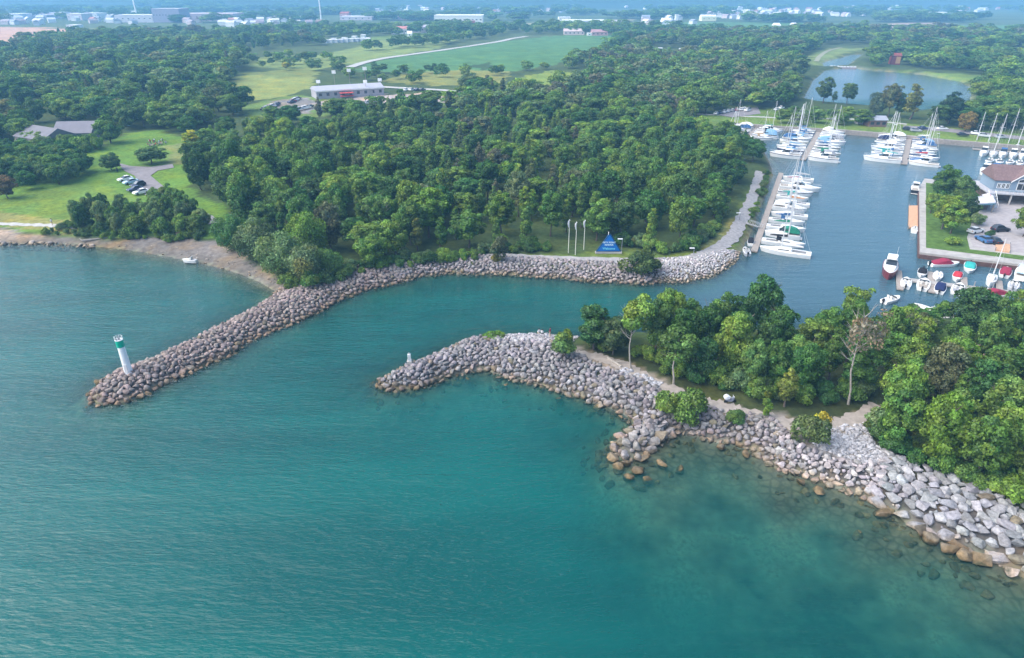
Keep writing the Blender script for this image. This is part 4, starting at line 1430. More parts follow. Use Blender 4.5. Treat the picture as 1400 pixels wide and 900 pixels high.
def sailboat(px, py, L, head, label, hullc='white', cover='blue', dodger=None, stripe=None, group=None, mast=1.28, z=0.0, at_=None):
    p = at_ or G(px, py, 0)
    o = thing('sailboat', label, 'sailboat', (p[0], p[1], 0), head, group)
    B, Hd = L * 0.31, 0.95
    hull_part(L, B, Hd, o, CW[hullc], stripe=stripe)
    mb = MB()
    mb.loft([[(x, -w_, Hd + 0.06), (x, -w_ * 0.85, Hd + h_), (x, w_ * 0.85, Hd + h_), (x, w_, Hd + 0.06)] for x, w_, h_ in
             ((-0.12 * L, B * 0.30, 0.55), (0.05 * L, B * 0.29, 0.55), (0.2 * L, B * 0.22, 0.42), (0.3 * L, B * 0.12, 0.2))])
    mb.build('cabin', WHITE, o)
    for s in (-1, 1):
        mb = MB()
        mb.box((0.03 * L, s * B * 0.285, Hd + 0.34), (0.22 * L, 0.06, 0.2), mi=0)
        mb.build('window', GLASS, o)
    mb = MB()
    mb.box((-0.27 * L, 0, Hd + 0.055), (0.26 * L, B * 0.42, 0.04))
    mb.build('cockpit', M("cockpit_shade_grey", (0.20, 0.20, 0.20), 0.8), o)
    Hm = L * mast
    mb = MB()
    mb.cyl((0.08 * L, 0, Hd), (0.08 * L, 0, Hd + Hm), 0.10, 0.075, 8)
    m_ = mb.build('mast', ALU, o)
    mb = MB()
    mb.cyl((0.08 * L, -B * 0.36, Hd + Hm * 0.55), (0.08 * L, B * 0.36, Hd + Hm * 0.55), 0.04, n=5)
    mb.build('spreader', ALU, m_)
    mb = MB()
    mb.cyl((0.06 * L, 0, Hd + 1.25), (-0.34 * L, 0, Hd + 1.2), 0.07, n=6)
    mb.build('boom', ALU, o)
    mb = MB()
    mb.loft([[(x, -w_, Hd + 1.3), (x, -w_ * 0.8, Hd + 1.3 + h_), (x, w_ * 0.8, Hd + 1.3 + h_), (x, w_, Hd + 1.3)] for x, w_, h_ in
             ((0.07 * L, 0.12, 0.6), (-0.05 * L, 0.16, 0.42), (-0.2 * L, 0.14, 0.3), (-0.33 * L, 0.08, 0.14))])
    mb.build('sail_cover', CLOTH, o, color=CW[cover])
    mb = MB()
    mb.cyl((0.49 * L, 0, Hd + 0.3), (0.08 * L, 0, Hd + Hm * 0.96), 0.035, n=4)
    mb.cyl((-0.49 * L, 0, Hd + 0.05), (0.08 * L, 0, Hd + Hm * 0.98), 0.018, n=4)
    for s in (-1, 1):
        mb.cyl((0.05 * L, s * B * 0.46, Hd + 0.05), (0.08 * L, s * B * 0.36, Hd + Hm * 0.55), 0.016, n=4)
        mb.cyl((0.08 * L, s * B * 0.36, Hd + Hm * 0.55), (0.08 * L, 0, Hd + Hm * 0.95), 0.016, n=4)
    mb.build('rigging', ALU, o)
    if dodger:
        mb = MB()
        mb.loft([[(x, -B * 0.3, Hd + 0.5), (x, -B * 0.27, Hd + h_), (x, B * 0.27, Hd + h_), (x, B * 0.3, Hd + 0.5)] for x, h_ in ((-0.06 * L, 0.75), (-0.13 * L, 1.25), (-0.17 * L, 1.3))])
        mb.build('dodger', CLOTH, o, color=CW[dodger])
    return o


def cruiser(px, py, L, head, label, hullc='white', canopy=None, fly=False, stripe=None, group=None, at_=None, hd=1.15):
    p = at_ or G(px, py, 0)
    o = thing('motor_yacht', label, 'motorboat', (p[0], p[1], 0), head, group)
    B = L * 0.33
    hull_part(L, B, hd, o, CW[hullc], stripe=stripe)
    mb = MB()
    mb.loft([[(x, -w_, hd + 0.06), (x, -w_ * 0.88, hd + h_), (x, w_ * 0.88, hd + h_), (x, w_, hd + 0.06)] for x, w_, h_ in
             ((-0.14 * L, B * 0.38, 0.75), (0.1 * L, B * 0.37, 0.75), (0.26 * L, B * 0.27, 0.45), (0.38 * L, B * 0.13, 0.15))])
    mb.build('cabin', WHITE, o)
    mb = MB()
    mb.loft([[(0.10 * L, -B * 0.34, hd + 0.78), (-0.02 * L, -B * 0.30, hd + 1.5), (-0.02 * L, B * 0.30, hd + 1.5), (0.10 * L, B * 0.34, hd + 0.78)],
             [(0.07 * L, -B * 0.33, hd + 0.78), (-0.05 * L, -B * 0.29, hd + 1.5), (-0.05 * L, B * 0.29, hd + 1.5), (0.07 * L, B * 0.33, hd + 0.78)]])
    for s in (-1, 1):
        mb.box((-0.07 * L, s * B * 0.33, hd + 1.05), (0.16 * L, 0.05, 0.5))
    mb.build('windscreen', GLASS, o)
    mb = MB()
    mb.box((-0.33 * L, 0, hd + 0.06), (0.3 * L, B * 0.62, 0.05))
    mb.build('cockpit', M("cockpit_tan", (0.34, 0.30, 0.25), 0.8), o)
    if canopy:
        mb = MB()
        mb.loft([[(x, -B * 0.36, hd + 0.5), (x, -B * 0.31, hd + h_), (x, B * 0.31, hd + h_), (x, B * 0.36, hd + 0.5)] for x, h_ in ((-0.03 * L, 1.62), (-0.2 * L, 1.85), (-0.36 * L, 1.5), (-0.47 * L, 0.75))])
        mb.build('canopy', CLOTH, o, color=CW[canopy])
    else:
        mb = MB()
        mb.box((-0.12 * L, 0, hd + 1.72), (0.24 * L, B * 0.66, 0.12), taper=0.92)
        for s in (-1, 1):
            mb.cyl((-0.22 * L, s * B * 0.3, hd + 0.1), (-0.22 * L, s * B * 0.3, hd + 1.7), 0.05, n=5)
        mb.build('hard_top', WHITE, o)
    if fly:
        mb = MB()
        mb.loft([[(x, -w_, hd + 1.8), (x, -w_ * 0.95, hd + h_), (x, w_ * 0.95, hd + h_), (x, w_, hd + 1.8)] for x, w_, h_ in ((-0.24 * L, B * 0.32, 2.3), (-0.08 * L, B * 0.32, 2.45), (0.02 * L, B * 0.24, 2.2))])
        mb.build('flybridge', WHITE, o)
    mb = MB()
    mb.box((-0.52 * L, 0, 0.3), (0.08 * L, B * 0.7, 0.1))
    mb.build('swim_platform', DECKM, o)
    mb = MB()
    mb.cyl((-0.16 * L, B * 0.2, hd + 1.7), (-0.2 * L, B * 0.2, hd + 4.2), 0.025, n=4)
    mb.build('antenna', WHITE, o)
    mb = MB()
    for s in (-1, 1):
        pr = [(0.12 * L, s * B * 0.45, hd + 0.75), (0.3 * L, s * B * 0.36, hd + 0.82), (0.42 * L, s * B * 0.2, hd + 0.9), (0.49 * L, 0, hd + 0.95)]
        for a, b in zip(pr, pr[1:]):
            mb.cyl(a, b, 0.03, n=4)
        for a in pr:
            mb.cyl((a[0], a[1], a[2] - 0.7), a, 0.02, n=4)
    mb.build('bow_rail', ALU, o)
    return o


def small_boat(px, py, L, head, label, hullc='white', cover=None, engine=True, inside='grey', shield=True, group=None, at_=None, z=0.0, name='motorboat', cat='motorboat'):
    p = at_ or G(px, py, 0)
    o = thing(name, label, cat, (p[0], p[1], z), head, group)
    B, hd = L * 0.38, 0.62
    hull_part(L, B, hd, o, CW[hullc])
    if cover:
        mb = MB()
        mb.loft([[(x, -w_, hd + 0.06), (x, -w_ * 0.75, hd + h_), (x, 0, hd + h_ * 1.15), (x, w_ * 0.75, hd + h_), (x, w_, hd + 0.06)] for x, w_, h_ in
                 ((-0.46 * L, B * 0.36, 0.25), (-0.3 * L, B * 0.43, 0.5), (-0.05 * L, B * 0.46, 0.85), (0.1 * L, B * 0.44, 0.75), (0.22 * L, B * 0.36, 0.25))])
        mb.build('canvas_cover', CLOTH, o, color=CW[cover])
    else:
        mb = MB()
        mb.loft([[(x, -w_, hd + 0.03), (x, -w_, hd + 0.075), (x, w_, hd + 0.075), (x, w_, hd + 0.03)] for x, w_ in ((-0.44 * L, B * 0.3), (-0.05 * L, B * 0.36), (0.16 * L, B * 0.3), (0.28 * L, B * 0.16))])
        mb.build('cockpit', M("cockpit_" + inside.replace(' ', '_'), CW[inside], 0.8), o)
        for s in (-1, 1):
            mb = MB()
            mb.box((-0.12 * L, s * B * 0.18, hd + 0.28), (0.45, 0.42, 0.42), taper=0.85)
            mb.box((-0.12 * L - 0.22, s * B * 0.18, hd + 0.6), (0.12, 0.42, 0.4))
            mb.build('seat', DECKM, o)
        if shield:
            mb = MB()
            mb.loft([[(0.14 * L, -B * 0.38, hd + 0.08), (0.08 * L, -B * 0.33, hd + 0.55), (0.08 * L, B * 0.33, hd + 0.55), (0.14 * L, B * 0.38, hd + 0.08)],
                     [(0.12 * L, -B * 0.38, hd + 0.08), (0.06 * L, -B * 0.33, hd + 0.55), (0.06 * L, B * 0.33, hd + 0.55), (0.12 * L, B * 0.38, hd + 0.08)]])
            mb.build('windscreen', GLASS, o)
    if engine:
        mb = MB()
        mb.box((-0.53 * L, 0, hd + 0.25), (0.5, 0.38, 0.55), taper=0.7)
        mb.box((-0.53 * L, 0, hd - 0.45), (0.2, 0.16, 0.9))
        mb.build('outboard_engine', BLACK, o)
    return o


def RAD(px, py):
    p = G(px, py, 0)
    return math.atan2(p.y, p.x)


def along(p0, p1, d, off):
    """point d metres along the dock p0->p1, off metres to its right"""
    a, b = G(*p0, 0), G(*p1, 0)
    v = (b - a).normalized()
    n = Vector((v.y, -v.x, 0))
    return a + v * d + n * off, math.atan2(v.y, v.x), (b - a).length


def dock(label, p0, p1, width, mat=WOOD, fingers=(), z=0.45, ext=(0, 0)):
    a, b = G(*p0, 0), G(*p1, 0)
    v = (b - a).normalized()
    a, b = a - v * ext[0], b + v * ext[1]
    L = (b - a).length
    o = thing('floating_dock', label, 'dock', a, math.atan2(v.y, v.x))
    mb = MB()
    mb.box((L / 2, 0, z - 0.15), (L, width, 0.3))
    mb.build('walkway', mat, o)
    for d, off, ln, wd in fingers:
        mb = MB()
        mb.box((d, off / 2 + (width / 2 + 0.01 if off > 0 else -width / 2 - 0.01) * 0.5 + 0, z - 0.155), (wd, abs(off) - width / 2 if False else abs(off), 0.28))
        mb.build('finger', mat, o)
    n = max(2, int(L / 9))
    for i in range(n + 1):
        mb = MB()
        mb.cyl((i * L / n, width / 2 + 0.12, -2), (i * L / n, width / 2 + 0.12, 1.5), 0.11, n=7)
        mb.build('pile', GREYMETAL, o)
    return o


# docks in the open basin: (start px, end px, fingers off each side)
def marina_row(p0, p1, side, specs, place, off, step, start=2.4):
    """boats moored side by side along a dock"""
    for i, sp in enumerate(specs):
        kind, L, kw = sp
        kw = dict(kw)
        pt, ang, ln = along(p0, p1, start + i * step, side * (off + L / 2))
        hd = ang - PI / 2 * side + (PI if kw.pop('back', False) else 0) + rng.normal(0, 0.02)
        if side < 0:
            pass
        desc = kw.pop('desc')
        lb = f"{desc}, {ORD[i]} from outer end, {place}"
        if kind == 's':
            sailboat(0, 0, L, hd, lb, at_=pt, group="boats moored in the marina", **kw)
        elif kind == 'c':
            cruiser(0, 0, L, hd, lb, at_=pt, group="boats moored in the marina", **kw)
        else:
            small_boat(0, 0, L, hd, lb, at_=pt, group="boats moored in the marina", **kw)


def rs(n, mix, seed, lo=8.0, hi=11.0, cov=('blue', 'sky blue', 'white', 'green', 'navy', 'tan')):
    r = random.Random(seed)
    out = []
    for i in range(n):
        if r.random() < mix:
            c = r.choice(cov)
            h = 'white' if r.random() < 0.8 else r.choice(['navy', 'cream'])
            dg = r.choice([None, c, 'blue'])
            out.append(('s', r.uniform(lo, hi), dict(desc=f"{h} sailboat, {c} sail cover", hullc=h, cover=c, dodger=dg, mast=r.uniform(1.15, 1.45), stripe=r.choice([None, None, 'navy', 'blue']), back=r.random() < 0.3)))
        else:
            c = r.choice([None, 'blue', 'navy', 'sky blue', 'white', 'maroon', 'grey'])
            out.append(('c', r.uniform(lo, hi), dict(desc="white motor yacht with " + (f"{c} canopy" if c else "hard top"), canopy=c, fly=r.random() < 0.3, stripe=r.choice([None, 'navy', 'blue']), back=r.random() < 0.4)))
    return out


# west dock beside the wooded path
W0, W1 = (1031, 344), (1067, 240)
dock("long floating dock beside the wooded path with sailboats on its open side", W0, W1, 1.5, ext=(1, 2))
west = [('s', 11.5, dict(desc="white sailboat with red deck cover", cover='white', back=True)),
        ('s', 10.0, dict(desc="sailboat with dark canopy", cover='black', dodger='black')),
        ('c', 8.5, dict(desc="white motor yacht with green canopy", canopy='green', back=True)),
        ('s', 9.5, dict(desc="white sailboat with green sail cover", cover='green')),
        ('s', 9.0, dict(desc="white sailboat with blue sail cover", cover='blue', dodger='blue')),
        ('s', 9.5, dict(desc="white sailboat with grey sail cover", cover='grey', back=True)),
        ('c', 9.0, dict(desc="low white motor yacht", canopy='white')),
        ('s', 9.5, dict(desc="white sailboat with orange sail cover", cover='orange', back=True)),
        ('s', 9.0, dict(desc="white sailboat with teal canopy", cover='teal', dodger='teal')),
        ('c', 10.0, dict(desc="white motor yacht with navy stripe", stripe='navy')),
        ('c', 12.0, dict(desc="large white flybridge yacht", fly=True, back=False)),
        ('s', 9.0, dict(desc="white sailboat with maroon sail cover", cover='maroon', dodger='maroon')),
        ('s', 9.5, dict(desc="white sailboat with pale cover", cover='pale grey', back=True))]
Lw = (G(*W1, 0) - G(*W0, 0)).length
marina_row(W0, W1, 1, west, "path dock open side", 0.9, Lw / 13.0, 1.2)
small_boat(1020, 346, 4.6, RAD(1020, 346) + 0.2, "small grey boat with a dark engine between the stone corner and the long dock", hullc='silver', inside='grey')
small_boat(1026, 333, 4.2, RAD(1026, 333), "dark covered small boat on the bank side of the long dock", cover='black', engine=False)
g0, g1 = G(1021, 305, 1.7), G(1041, 311, 0.5)
mb = MB()
d = (g1 - g0)
mb.box((d.length / 2, 0, -0.1), (d.length, 1.2, 0.16))
o = thing('gangway', "pale narrow gangway from the wooded path down to the long dock", 'gangway', g0, math.atan2(d.y, d.x))
o.rotation_euler = (0, math.asin(1.2 / d.length), math.atan2(d.y, d.x))
mb.build('walkway', CONC, o)
for s in (-0.6, 0.6):
    mb = MB()
    mb.cyl((0.1, s, 0.9), (d.length - 0.1, s, 0.9), 0.04, n=5)
    for k in range(5):
        mb.cyl((0.2 + k * (d.length - 0.4) / 4, s, -0.02), (0.2 + k * (d.length - 0.4) / 4, s, 0.9), 0.03, n=5)
    mb.build('handrail', ALU, o)
# middle dock
B0, B1 = (1098, 219), (1120, 180)
Lb = (G(*B1, 0) - G(*B0, 0)).length
dock("middle dock of the marina packed with boats on both sides", B0, B1, 2.0, ext=(1, 3))
marina_row(B0, B1, -1, [('c', 11.0, dict(desc="long white motor yacht with stripe", stripe='navy', hd=1.4, back=False))] + rs(10, 0.75, 5, 9, 11, ('blue', 'sky blue', 'sky blue', 'white', 'navy')), "middle dock, path side", 1.2, Lb / 11.0, 1.5)
marina_row(B0, B1, 1, [('c', 10.5, dict(desc="white yacht moored stern on", stripe='navy', hd=1.4, back=True))] + rs(10, 0.7, 6, 9, 11), "middle dock, quay side", 1.2, Lb / 11.0, 1.5)
# third dock
T0, T1 = (1236, 225), (1243, 189)
Lt = (G(*T1, 0) - G(*T0, 0)).length
dock("third dock of the marina below the grey roofed shelter", T0, T1, 2.0, ext=(1, 2))
marina_row(T0, T1, -1, [('c', 12.5, dict(desc="longest white motor yacht with fine bow", stripe='grey', hd=1.35))] + rs(9, 0.55, 8, 9, 11.5, ('white', 'teal', 'blue')), "third dock, path side", 1.1, Lt / 10.2, 1.5)
marina_row(T0, T1, 1, [('c', 9.5, dict(desc="white motor yacht with tan rail", stripe='tan', back=True)), ('b', 7.0, dict(desc="white motorboat under bright blue cover", cover='blue'))] + rs(8, 0.6, 9, 8, 10, ('white', 'red', 'blue')), "third dock, quay side", 1.1, Lt / 10.2, 1.5)
# far dock behind the wood
F0, F1 = (1020, 190), (1036, 175)
Lf = (G(*F1, 0) - G(*F0, 0)).length
dock("far dock half hidden behind the big wood", F0, F1, 2.0, ext=(0, 3))
marina_row(F0, F1, 1, rs(6, 0.5, 12, 9, 11), "far dock, open side", 1.1, Lf / 6.3, 1.5)
marina_row(F0, F1, -1, rs(5, 0.7, 13, 8, 9.5), "far dock, hidden side", 1.1, Lf / 5.3, 1.5)
# rows of boats lying bow on beyond the quay
D0, D1 = (1332, 201), (1440, 210)
dock("walkway of the inner basin beyond the boathouse", (1330, 205), (1440, 213), 1.8)
for i, (px, py, kd, c) in enumerate([(1334, 197, 's', 'red'), (1350, 199, 's', 'white'), (1363, 200, 's', 'sky blue'), (1377, 201, 's', 'blue'), (1390, 203, 's', 'white'), (1403, 204, 's', 'navy')]):
    sailboat(px, py, 8.6, RAD(px, py) + PI + rng.normal(0, 0.06), f"sailboat with {c} sail cover bow on, {ORD[i]} in the far row past the boathouse", cover=c, group="sailboats in the inner basin", mast=1.35 if i != 3 else 1.6)
for i, (px, py, kd, c) in enumerate([(1344, 212, 'c', None), (1357, 213, 's', 'white'), (1370, 214, 'c', 'blue'), (1384, 215, 'c', None), (1397, 216, 'c', 'white')]):
    lb = f"white boat with {c or 'hard'} top, {ORD[i]} in the middle row past the boathouse"
    if kd == 's':
        sailboat(px, py, 8.5, RAD(px, py) + PI, lb, cover='white', group="boats in the inner basin")
    else:
        cruiser(px, py, 8.6, RAD(px, py) + PI + rng.normal(0, 0.06), lb, canopy=c, group="boats in the inner basin")
for i, (px, py, c) in enumerate([(1352, 222, 'white'), (1366, 223, 'white'), (1380, 224, 'grey'), (1394, 225, 'white')]):
    small_boat(px, py, 6.5, RAD(px, py) + PI + rng.normal(0, 0.1), f"small white motorboat with {c} fittings, {ORD[i]} just behind the boathouse", inside='silver' if c == 'grey' else 'tan', group="motorboats behind the boathouse")
small_boat(1363, 229, 6.5, 0.3, "motorboat under a bright blue cover behind the boathouse roof", cover='blue')
cruiser(1346, 237, 9.5, RAD(1346, 237) + PI - 0.1, "white cabin cruiser moored against the terrace of the boathouse", hd=1.3)
# moored along the quay
cruiser(1250, 262, 8.0, RAD(1250, 262) + 0.03, "cabin cruiser with black hull lying along the quay wall", hullc='black', hd=1.3)
small_boat(1250, 316, 4.6, RAD(1250, 316), "small white open boat at the end of the orange landing", inside='silver', engine=False)
QB = "boats on the floating dock below the quay"
cruiser(1215, 374, 9.5, RAD(1215, 374) + PI + 0.04, "trawler with a dark red hull and white wheelhouse lying alone at the dock end", hullc='dark red', hd=1.5, fly=True)
small_boat(1238, 389, 5.6, RAD(1238, 389) + 0.05, "broad white open boat next to the red trawler", inside='pale grey', engine=True)
small_boat(1260, 376, 5.2, RAD(1260, 376) + PI, "white motorboat with black cover on the quay side of the floating dock", cover='black')
small_boat(1262, 391, 6.6, RAD(1262, 391), "white fishing boat with two black engines at the floating dock", inside='tan')
small_boat(1281, 381, 5.0, RAD(1281, 381) + PI, "small white rowing boat on the quay side of the floating dock", inside='silver', engine=False, shield=False)
small_boat(1285, 396, 5.8, RAD(1285, 396), "motorboat under a navy cover at the floating dock", cover='navy')
small_boat(1308, 381, 5.2, RAD(1308, 381) + PI, "small boat with a bright red cover on the quay side of the floating dock", cover='red')
small_boat(1309, 397, 6.2, RAD(1309, 397) - 0.05, "white motorboat with grey cockpit beside the round tree", inside='grey')
sailboat(1354, 387, 6.2, RAD(1354, 387) + PI, "small white sailboat with a bare mast at the floating dock", cover='white', mast=1.45)
small_boat(1357, 405, 6.2, 0.05 + PI, "boat under a dark red cover at the near side of the floating dock", cover='maroon')
small_boat(1291, 363, 6.8, 0.08, "motorboat with maroon cover tied to the corner of the quay wall", cover='maroon')
small_boat(1325, 368.5, 6.4, RAD(1325, 368) + PI + 0.05, "motorboat with teal cover tied to the quay wall", cover='teal')
small_boat(1374, 374.5, 6.2, RAD(1374, 374), "motorboat with maroon cover farther along the quay wall beside a white one", cover='maroon')
cruiser(1395, 377.5, 7.5, RAD(1395, 377), "white cabin boat with a pale blue top tied to the quay wall", canopy='pale blue')
small_boat(1385, 392, 5.5, RAD(1385, 392), "small grey boat beside the round tree at the dock", hullc='silver', inside='grey')
small_boat(1267, 426, 5.4, 2.1, "white open boat drifting near the wooded bank", inside='white', engine=False, shield=False)
small_boat(1218, 412, 5.0, 0.5, "white boat half hidden by a tree at the wooded bank", inside='silver')
small_boat(1292, 441, 4.2, 0.1, "white dinghy pulled up on the wooded bank", engine=False, shield=False, inside='pale grey', z=0.7, name='dinghy', cat='dinghy')
small_boat(260, 359.5, 3.4, PI - 0.12, "small white dinghy lying on the beach at the water's edge", engine=False, shield=False, inside='pale grey', z=0.15, name='dinghy', cat='dinghy')

# floating dock below the quay: main walk and fingers
a, b = G(1244, 385, 0), G(1420, 407, 0)
v = (b - a).normalized()
o = thing('floating_dock', "long pale floating dock with short fingers below the quay wall", 'dock', a, math.atan2(v.y, v.x))
mb = MB()
Lq = (b - a).length
mb.box((Lq / 2, 0, 0.3), (Lq, 1.7, 0.3))
mb.build('walkway', CONC, o)
inv = Matrix.Rotation(-math.atan2(v.y, v.x), 3, 'Z')
for (x0, y0), (x1, y1) in (((1228, 372), (1230, 398)), ((1271.5, 374), (1273, 402)), ((1317, 381), (1318, 398)), ((1365, 386), (1367, 409))):
    p, q = inv @ (G(x0, y0, 0) - a), inv @ (G(x1, y1, 0) - a)
    e = q - p
    mb = MB()
    mb.box((*((p + q) / 2).xy, 0.295), (e.length, 1.2, 0.26), math.atan2(e.y, e.x))
    mb.build('finger', WOOD, o)
for k in range(7):
    mb = MB()
    mb.cyl((2 + k * Lq / 7, 1.0, -2), (2 + k * Lq / 7, 1.0, 1.4), 0.12, n=7)
    mb.build('pile', GREYMETAL, o)


def pad(label, poly, z0, z1, mat, rail=False, name='landing'):
    pts = P(poly, z1)
    c = (sum(p[0] for p in pts) / len(pts), sum(p[1] for p in pts) / len(pts))
    o = thing(name, label, 'landing', (c[0], c[1], z0))
    mb = MB()
    mb.prism([(p[0] - c[0], p[1] - c[1]) for p in pts], 0, z1 - z0)
    mb.build('boards', mat, o)
    mb = MB()
    for p in pts:
        mb.cyl((p[0] - c[0], p[1] - c[1], -1.5), (p[0] - c[0], p[1] - c[1], z1 - z0 + 0.5), 0.09, n=6)
    mb.build('post', GREYMETAL, o)
    return o


pad("orange boarded landing floating at the quay wall", [(1243, 281), (1256, 281), (1257, 310), (1242, 311)], 0.1, 0.5, OWOOD)
pad("orange boarded landing among the trees at the wooded bank", [(1209, 444), (1222, 441), (1220, 463), (1207, 463)], 0.1, 0.6, OWOOD)
pad("orange boarded sitting platform on the quay lawn", [(1362, 331), (1381, 334), (1381, 344), (1361, 341)], 1.5, 1.9, OWOOD, name='platform')

# ------------------------------------------------------------------ quay and seawall
QZ = 1.5
QP = P([(1257, 256), (1258, 345), (1330, 354), (1400, 362), (1700, 396), (1700, 262), (1420, 240), (1352, 248), (1335, 253), (1290, 247), (1264, 244)], QZ)
mb = MB()
mb.prism(QP, -6, QZ)
mb.build("pavement", CONC, kind='structure')
CH_ = [QP[0], QP[1], QP[2], QP[3], QP[4]]
mb = MB()
for (x0, y0), (x1, y1) in zip(CH_, CH_[1:]):
    l = math.hypot(x1 - x0, y1 - y0)
    an = math.atan2(y1 - y0, x1 - x0)
    n = (math.sin(an), -math.cos(an))
    if (x0 + x1) / 2 + n[0] * 3 > 0 and inside(QP, np.array([(x0 + x1) / 2 + n[0]]), np.array([(y0 + y1) / 2 + n[1]]))[0]:
        n = (-n[0], -n[1])
    mb.box(((x0 + x1) / 2 + n[0] * 0.10, (y0 + y1) / 2 + n[1] * 0.10, -0.6), (l - 0.02, 0.2, 3.2), an)
mb2 = mb.build('steel_piling', RUST)
mb2['label'], mb2['category'] = "rusty steel sheet piling that faces the quay", "seawall"
lawn = P([(1266, 250), (1335, 258), (1345, 280), (1330, 300), (1322, 325), (1326, 341), (1400, 350), (1600, 372), (1600, 378), (1400, 356), (1330, 347), (1266, 339)], QZ)
mb = MB()
mb.add([(p[0], p[1], QZ + 0.02) for p in lawn], [tuple(range(len(lawn)))])
lm = mb.mesh("lawn", [M("lawn_grass", (0.09, 0.155, 0.035), 0.95, 0.05, var=0.5, scale=0.8)])
bmx = bmesh.new()
bmx.from_mesh(lm)
bmesh.ops.triangulate(bmx, faces=bmx.faces[:])
bmx.to_mesh(lm)
link("lawn", lm, kind='structure')
park = P([(1345, 262), (1600, 270), (1600, 368), (1400, 346), (1330, 338), (1326, 325), (1335, 302), (1348, 282)], QZ)
mb = MB()
mb.add([(p[0], p[1], QZ + 0.03) for p in park], [tuple(range(len(park)))])
lm = mb.mesh("pavement", [M("quay_gravel_paving", (0.36, 0.33, 0.32), 0.95, 0.1, var=0.25, scale=0.8)])
bmx = bmesh.new()
bmx.from_mesh(lm)
bmesh.ops.triangulate(bmx, faces=bmx.faces[:])
bmx.to_mesh(lm)
link("pavement", lm, kind='structure')
sw = [Vector((p[0], p[1], 0)) for p in P([(1000, 173.5), (1060, 178), (1110, 181), (1160, 184), (1220, 189), (1290, 197), (1400, 206), (1700, 225)])]
mb = MB()
for p, q in zip(sw, sw[1:]):
    e = q - p
    mb.box((*((p + q) / 2).xy, 0.3), (e.length + 0.3, 1.6, 3.0), math.atan2(e.y, e.x))
o = mb.build('basin_seawall', M("timber_faced_concrete", (0.30, 0.27, 0.24), 0.9, 0.1, var=0.3))
o['label'], o['category'] = "low grey seawall along the far side of the marina basin", "seawall"


# ------------------------------------------------------------------ light tower and marker
p = G(176, 509, 1.7)
o = thing('light_tower', "white round light tower with a green band at the end of the breakwater", 'light tower', (p.x, p.y, 1.3))
mb = MB()
mb.cyl((0, 0, -0.6), (0, 0, 0.35), 1.3, 1.15, 16)
mb.build('plinth', M("plinth_concrete", (0.42, 0.41, 0.42), 0.9, 0.1, var=0.25), o)
mb = MB()
mb.cyl((0, 0, 0.36), (0, 0, 5.0), 0.60, 0.50, 24, caps=True)
mb.build('tower', M("tower_white_paint", (0.86, 0.86, 0.85), 0.45, 0.3, var=0.06), o, smooth=False)
mb = MB()
mb.cyl((0, 0, 5.003), (0, 0, 6.15), 0.55, 0.55, 24)
mb.build('green_band', M("green_band_paint", (0.0, 0.42, 0.27), 0.45, 0.3, var=0.1), o)
mb = MB()
mb.cyl((0, 0, 6.153), (0, 0, 6.22), 0.60, 0.60, 20)
mb.build('gallery', WHITE, o)
mb = MB()
n = 10
for i in range(n):
    a, b = 2 * PI * i / n, 2 * PI * (i + 1) / n
    mb.cyl((0.56 * math.cos(a), 0.56 * math.sin(a), 6.2), (0.56 * math.cos(a), 0.56 * math.sin(a), 6.75), 0.025, n=4)
    mb.cyl((0.56 * math.cos(a), 0.56 * math.sin(a), 6.72), (0.56 * math.cos(b), 0.56 * math.sin(b), 6.72), 0.025, n=4)
mb.build('handrail', WHITE, o)
mb = MB()
mb.cyl((0.1, 0, 6.1), (0.1, 0, 6.55), 0.16, n=10)
mb.cyl((0.1, 0, 6.55), (0.1, 0, 6.8), 0.2, 0.1, n=10)
mb.build('lantern', GREYMETAL, o)
mb = MB()
mb.box((-0.3, -0.12, 6.45), (0.06, 0.6, 0.45), 0.4)
mb.build('solar_panel', GLASS, o)
mb = MB()
mb.box((0.05, -0.545, 1.35), (0.5, 0.1, 1.3))
mb.build('door', M("door_white", (0.62, 0.62, 0.62), 0.5, var=0.1), o)
p = G(560, 495, 1.8)
o = thing('marker_post', "small white marker box on the hooked stone tip of the point", 'marker', (p.x, p.y, 1.7))
mb = MB()
mb.box((0, 0, 0.1), (0.8, 0.8, 0.5))
mb.build('base', CONC, o)
mb = MB()
mb.box((0, 0, 0.95), (0.45, 0.4, 1.2), 0.3)
mb.build('board', WHITE, o)
mb = MB()
mb.cyl((0, 0, 1.55), (0, 0, 1.8), 0.1, n=8)
mb.build('lamp', GREYMETAL, o)

# ------------------------------------------------------------------ blue welcome sign and flagpoles
pa, pb = G(815, 347, LZ), G(848.5, 347, LZ)
c = (pa + pb) / 2
ang = math.atan2((pb - pa).y, (pb - pa).x)
Wd = (pb - pa).length
o = thing('welcome_sign', "blue triangular sail shaped sign with pale lettering beside the channel path", 'sign', (c.x, c.y, LZ), ang)
mb = MB()
mb.box((0, 0, 0.15), (Wd * 1.08, 1.0, 0.7))
mb.build('plinth', CONC, o)
hs = 3.9
mb = MB()
tri = [(-Wd * 0.5, 0.58), (Wd * 0.5, 0.58), (0.35, 0.58 + hs), (-0.35, 0.58 + hs)]
mb.add([(x, -0.12, z) for x, z in tri] + [(x, 0.12, z) for x, z in tri], [(0, 1, 2, 3), (7, 6, 5, 4), (0, 4, 5, 1), (1, 5, 6, 2), (2, 6, 7, 3), (3, 7, 4, 0)])
mb.build('panel', M("sign_blue", (0.005, 0.14, 0.48), 0.4, 0.4, var=0.1), o)
mb = MB()
for (x0, z0), (x1, z1) in (((-Wd * 0.5, 0.5), (-0.1, 0.7 + hs)), ((Wd * 0.5, 0.5), (0.1, 0.7 + hs)), ((-Wd * 0.5, 0.62), (Wd * 0.5, 0.62))):
    mb.cyl((x0, 0, z0), (x1, 0, z1), 0.16, n=8)
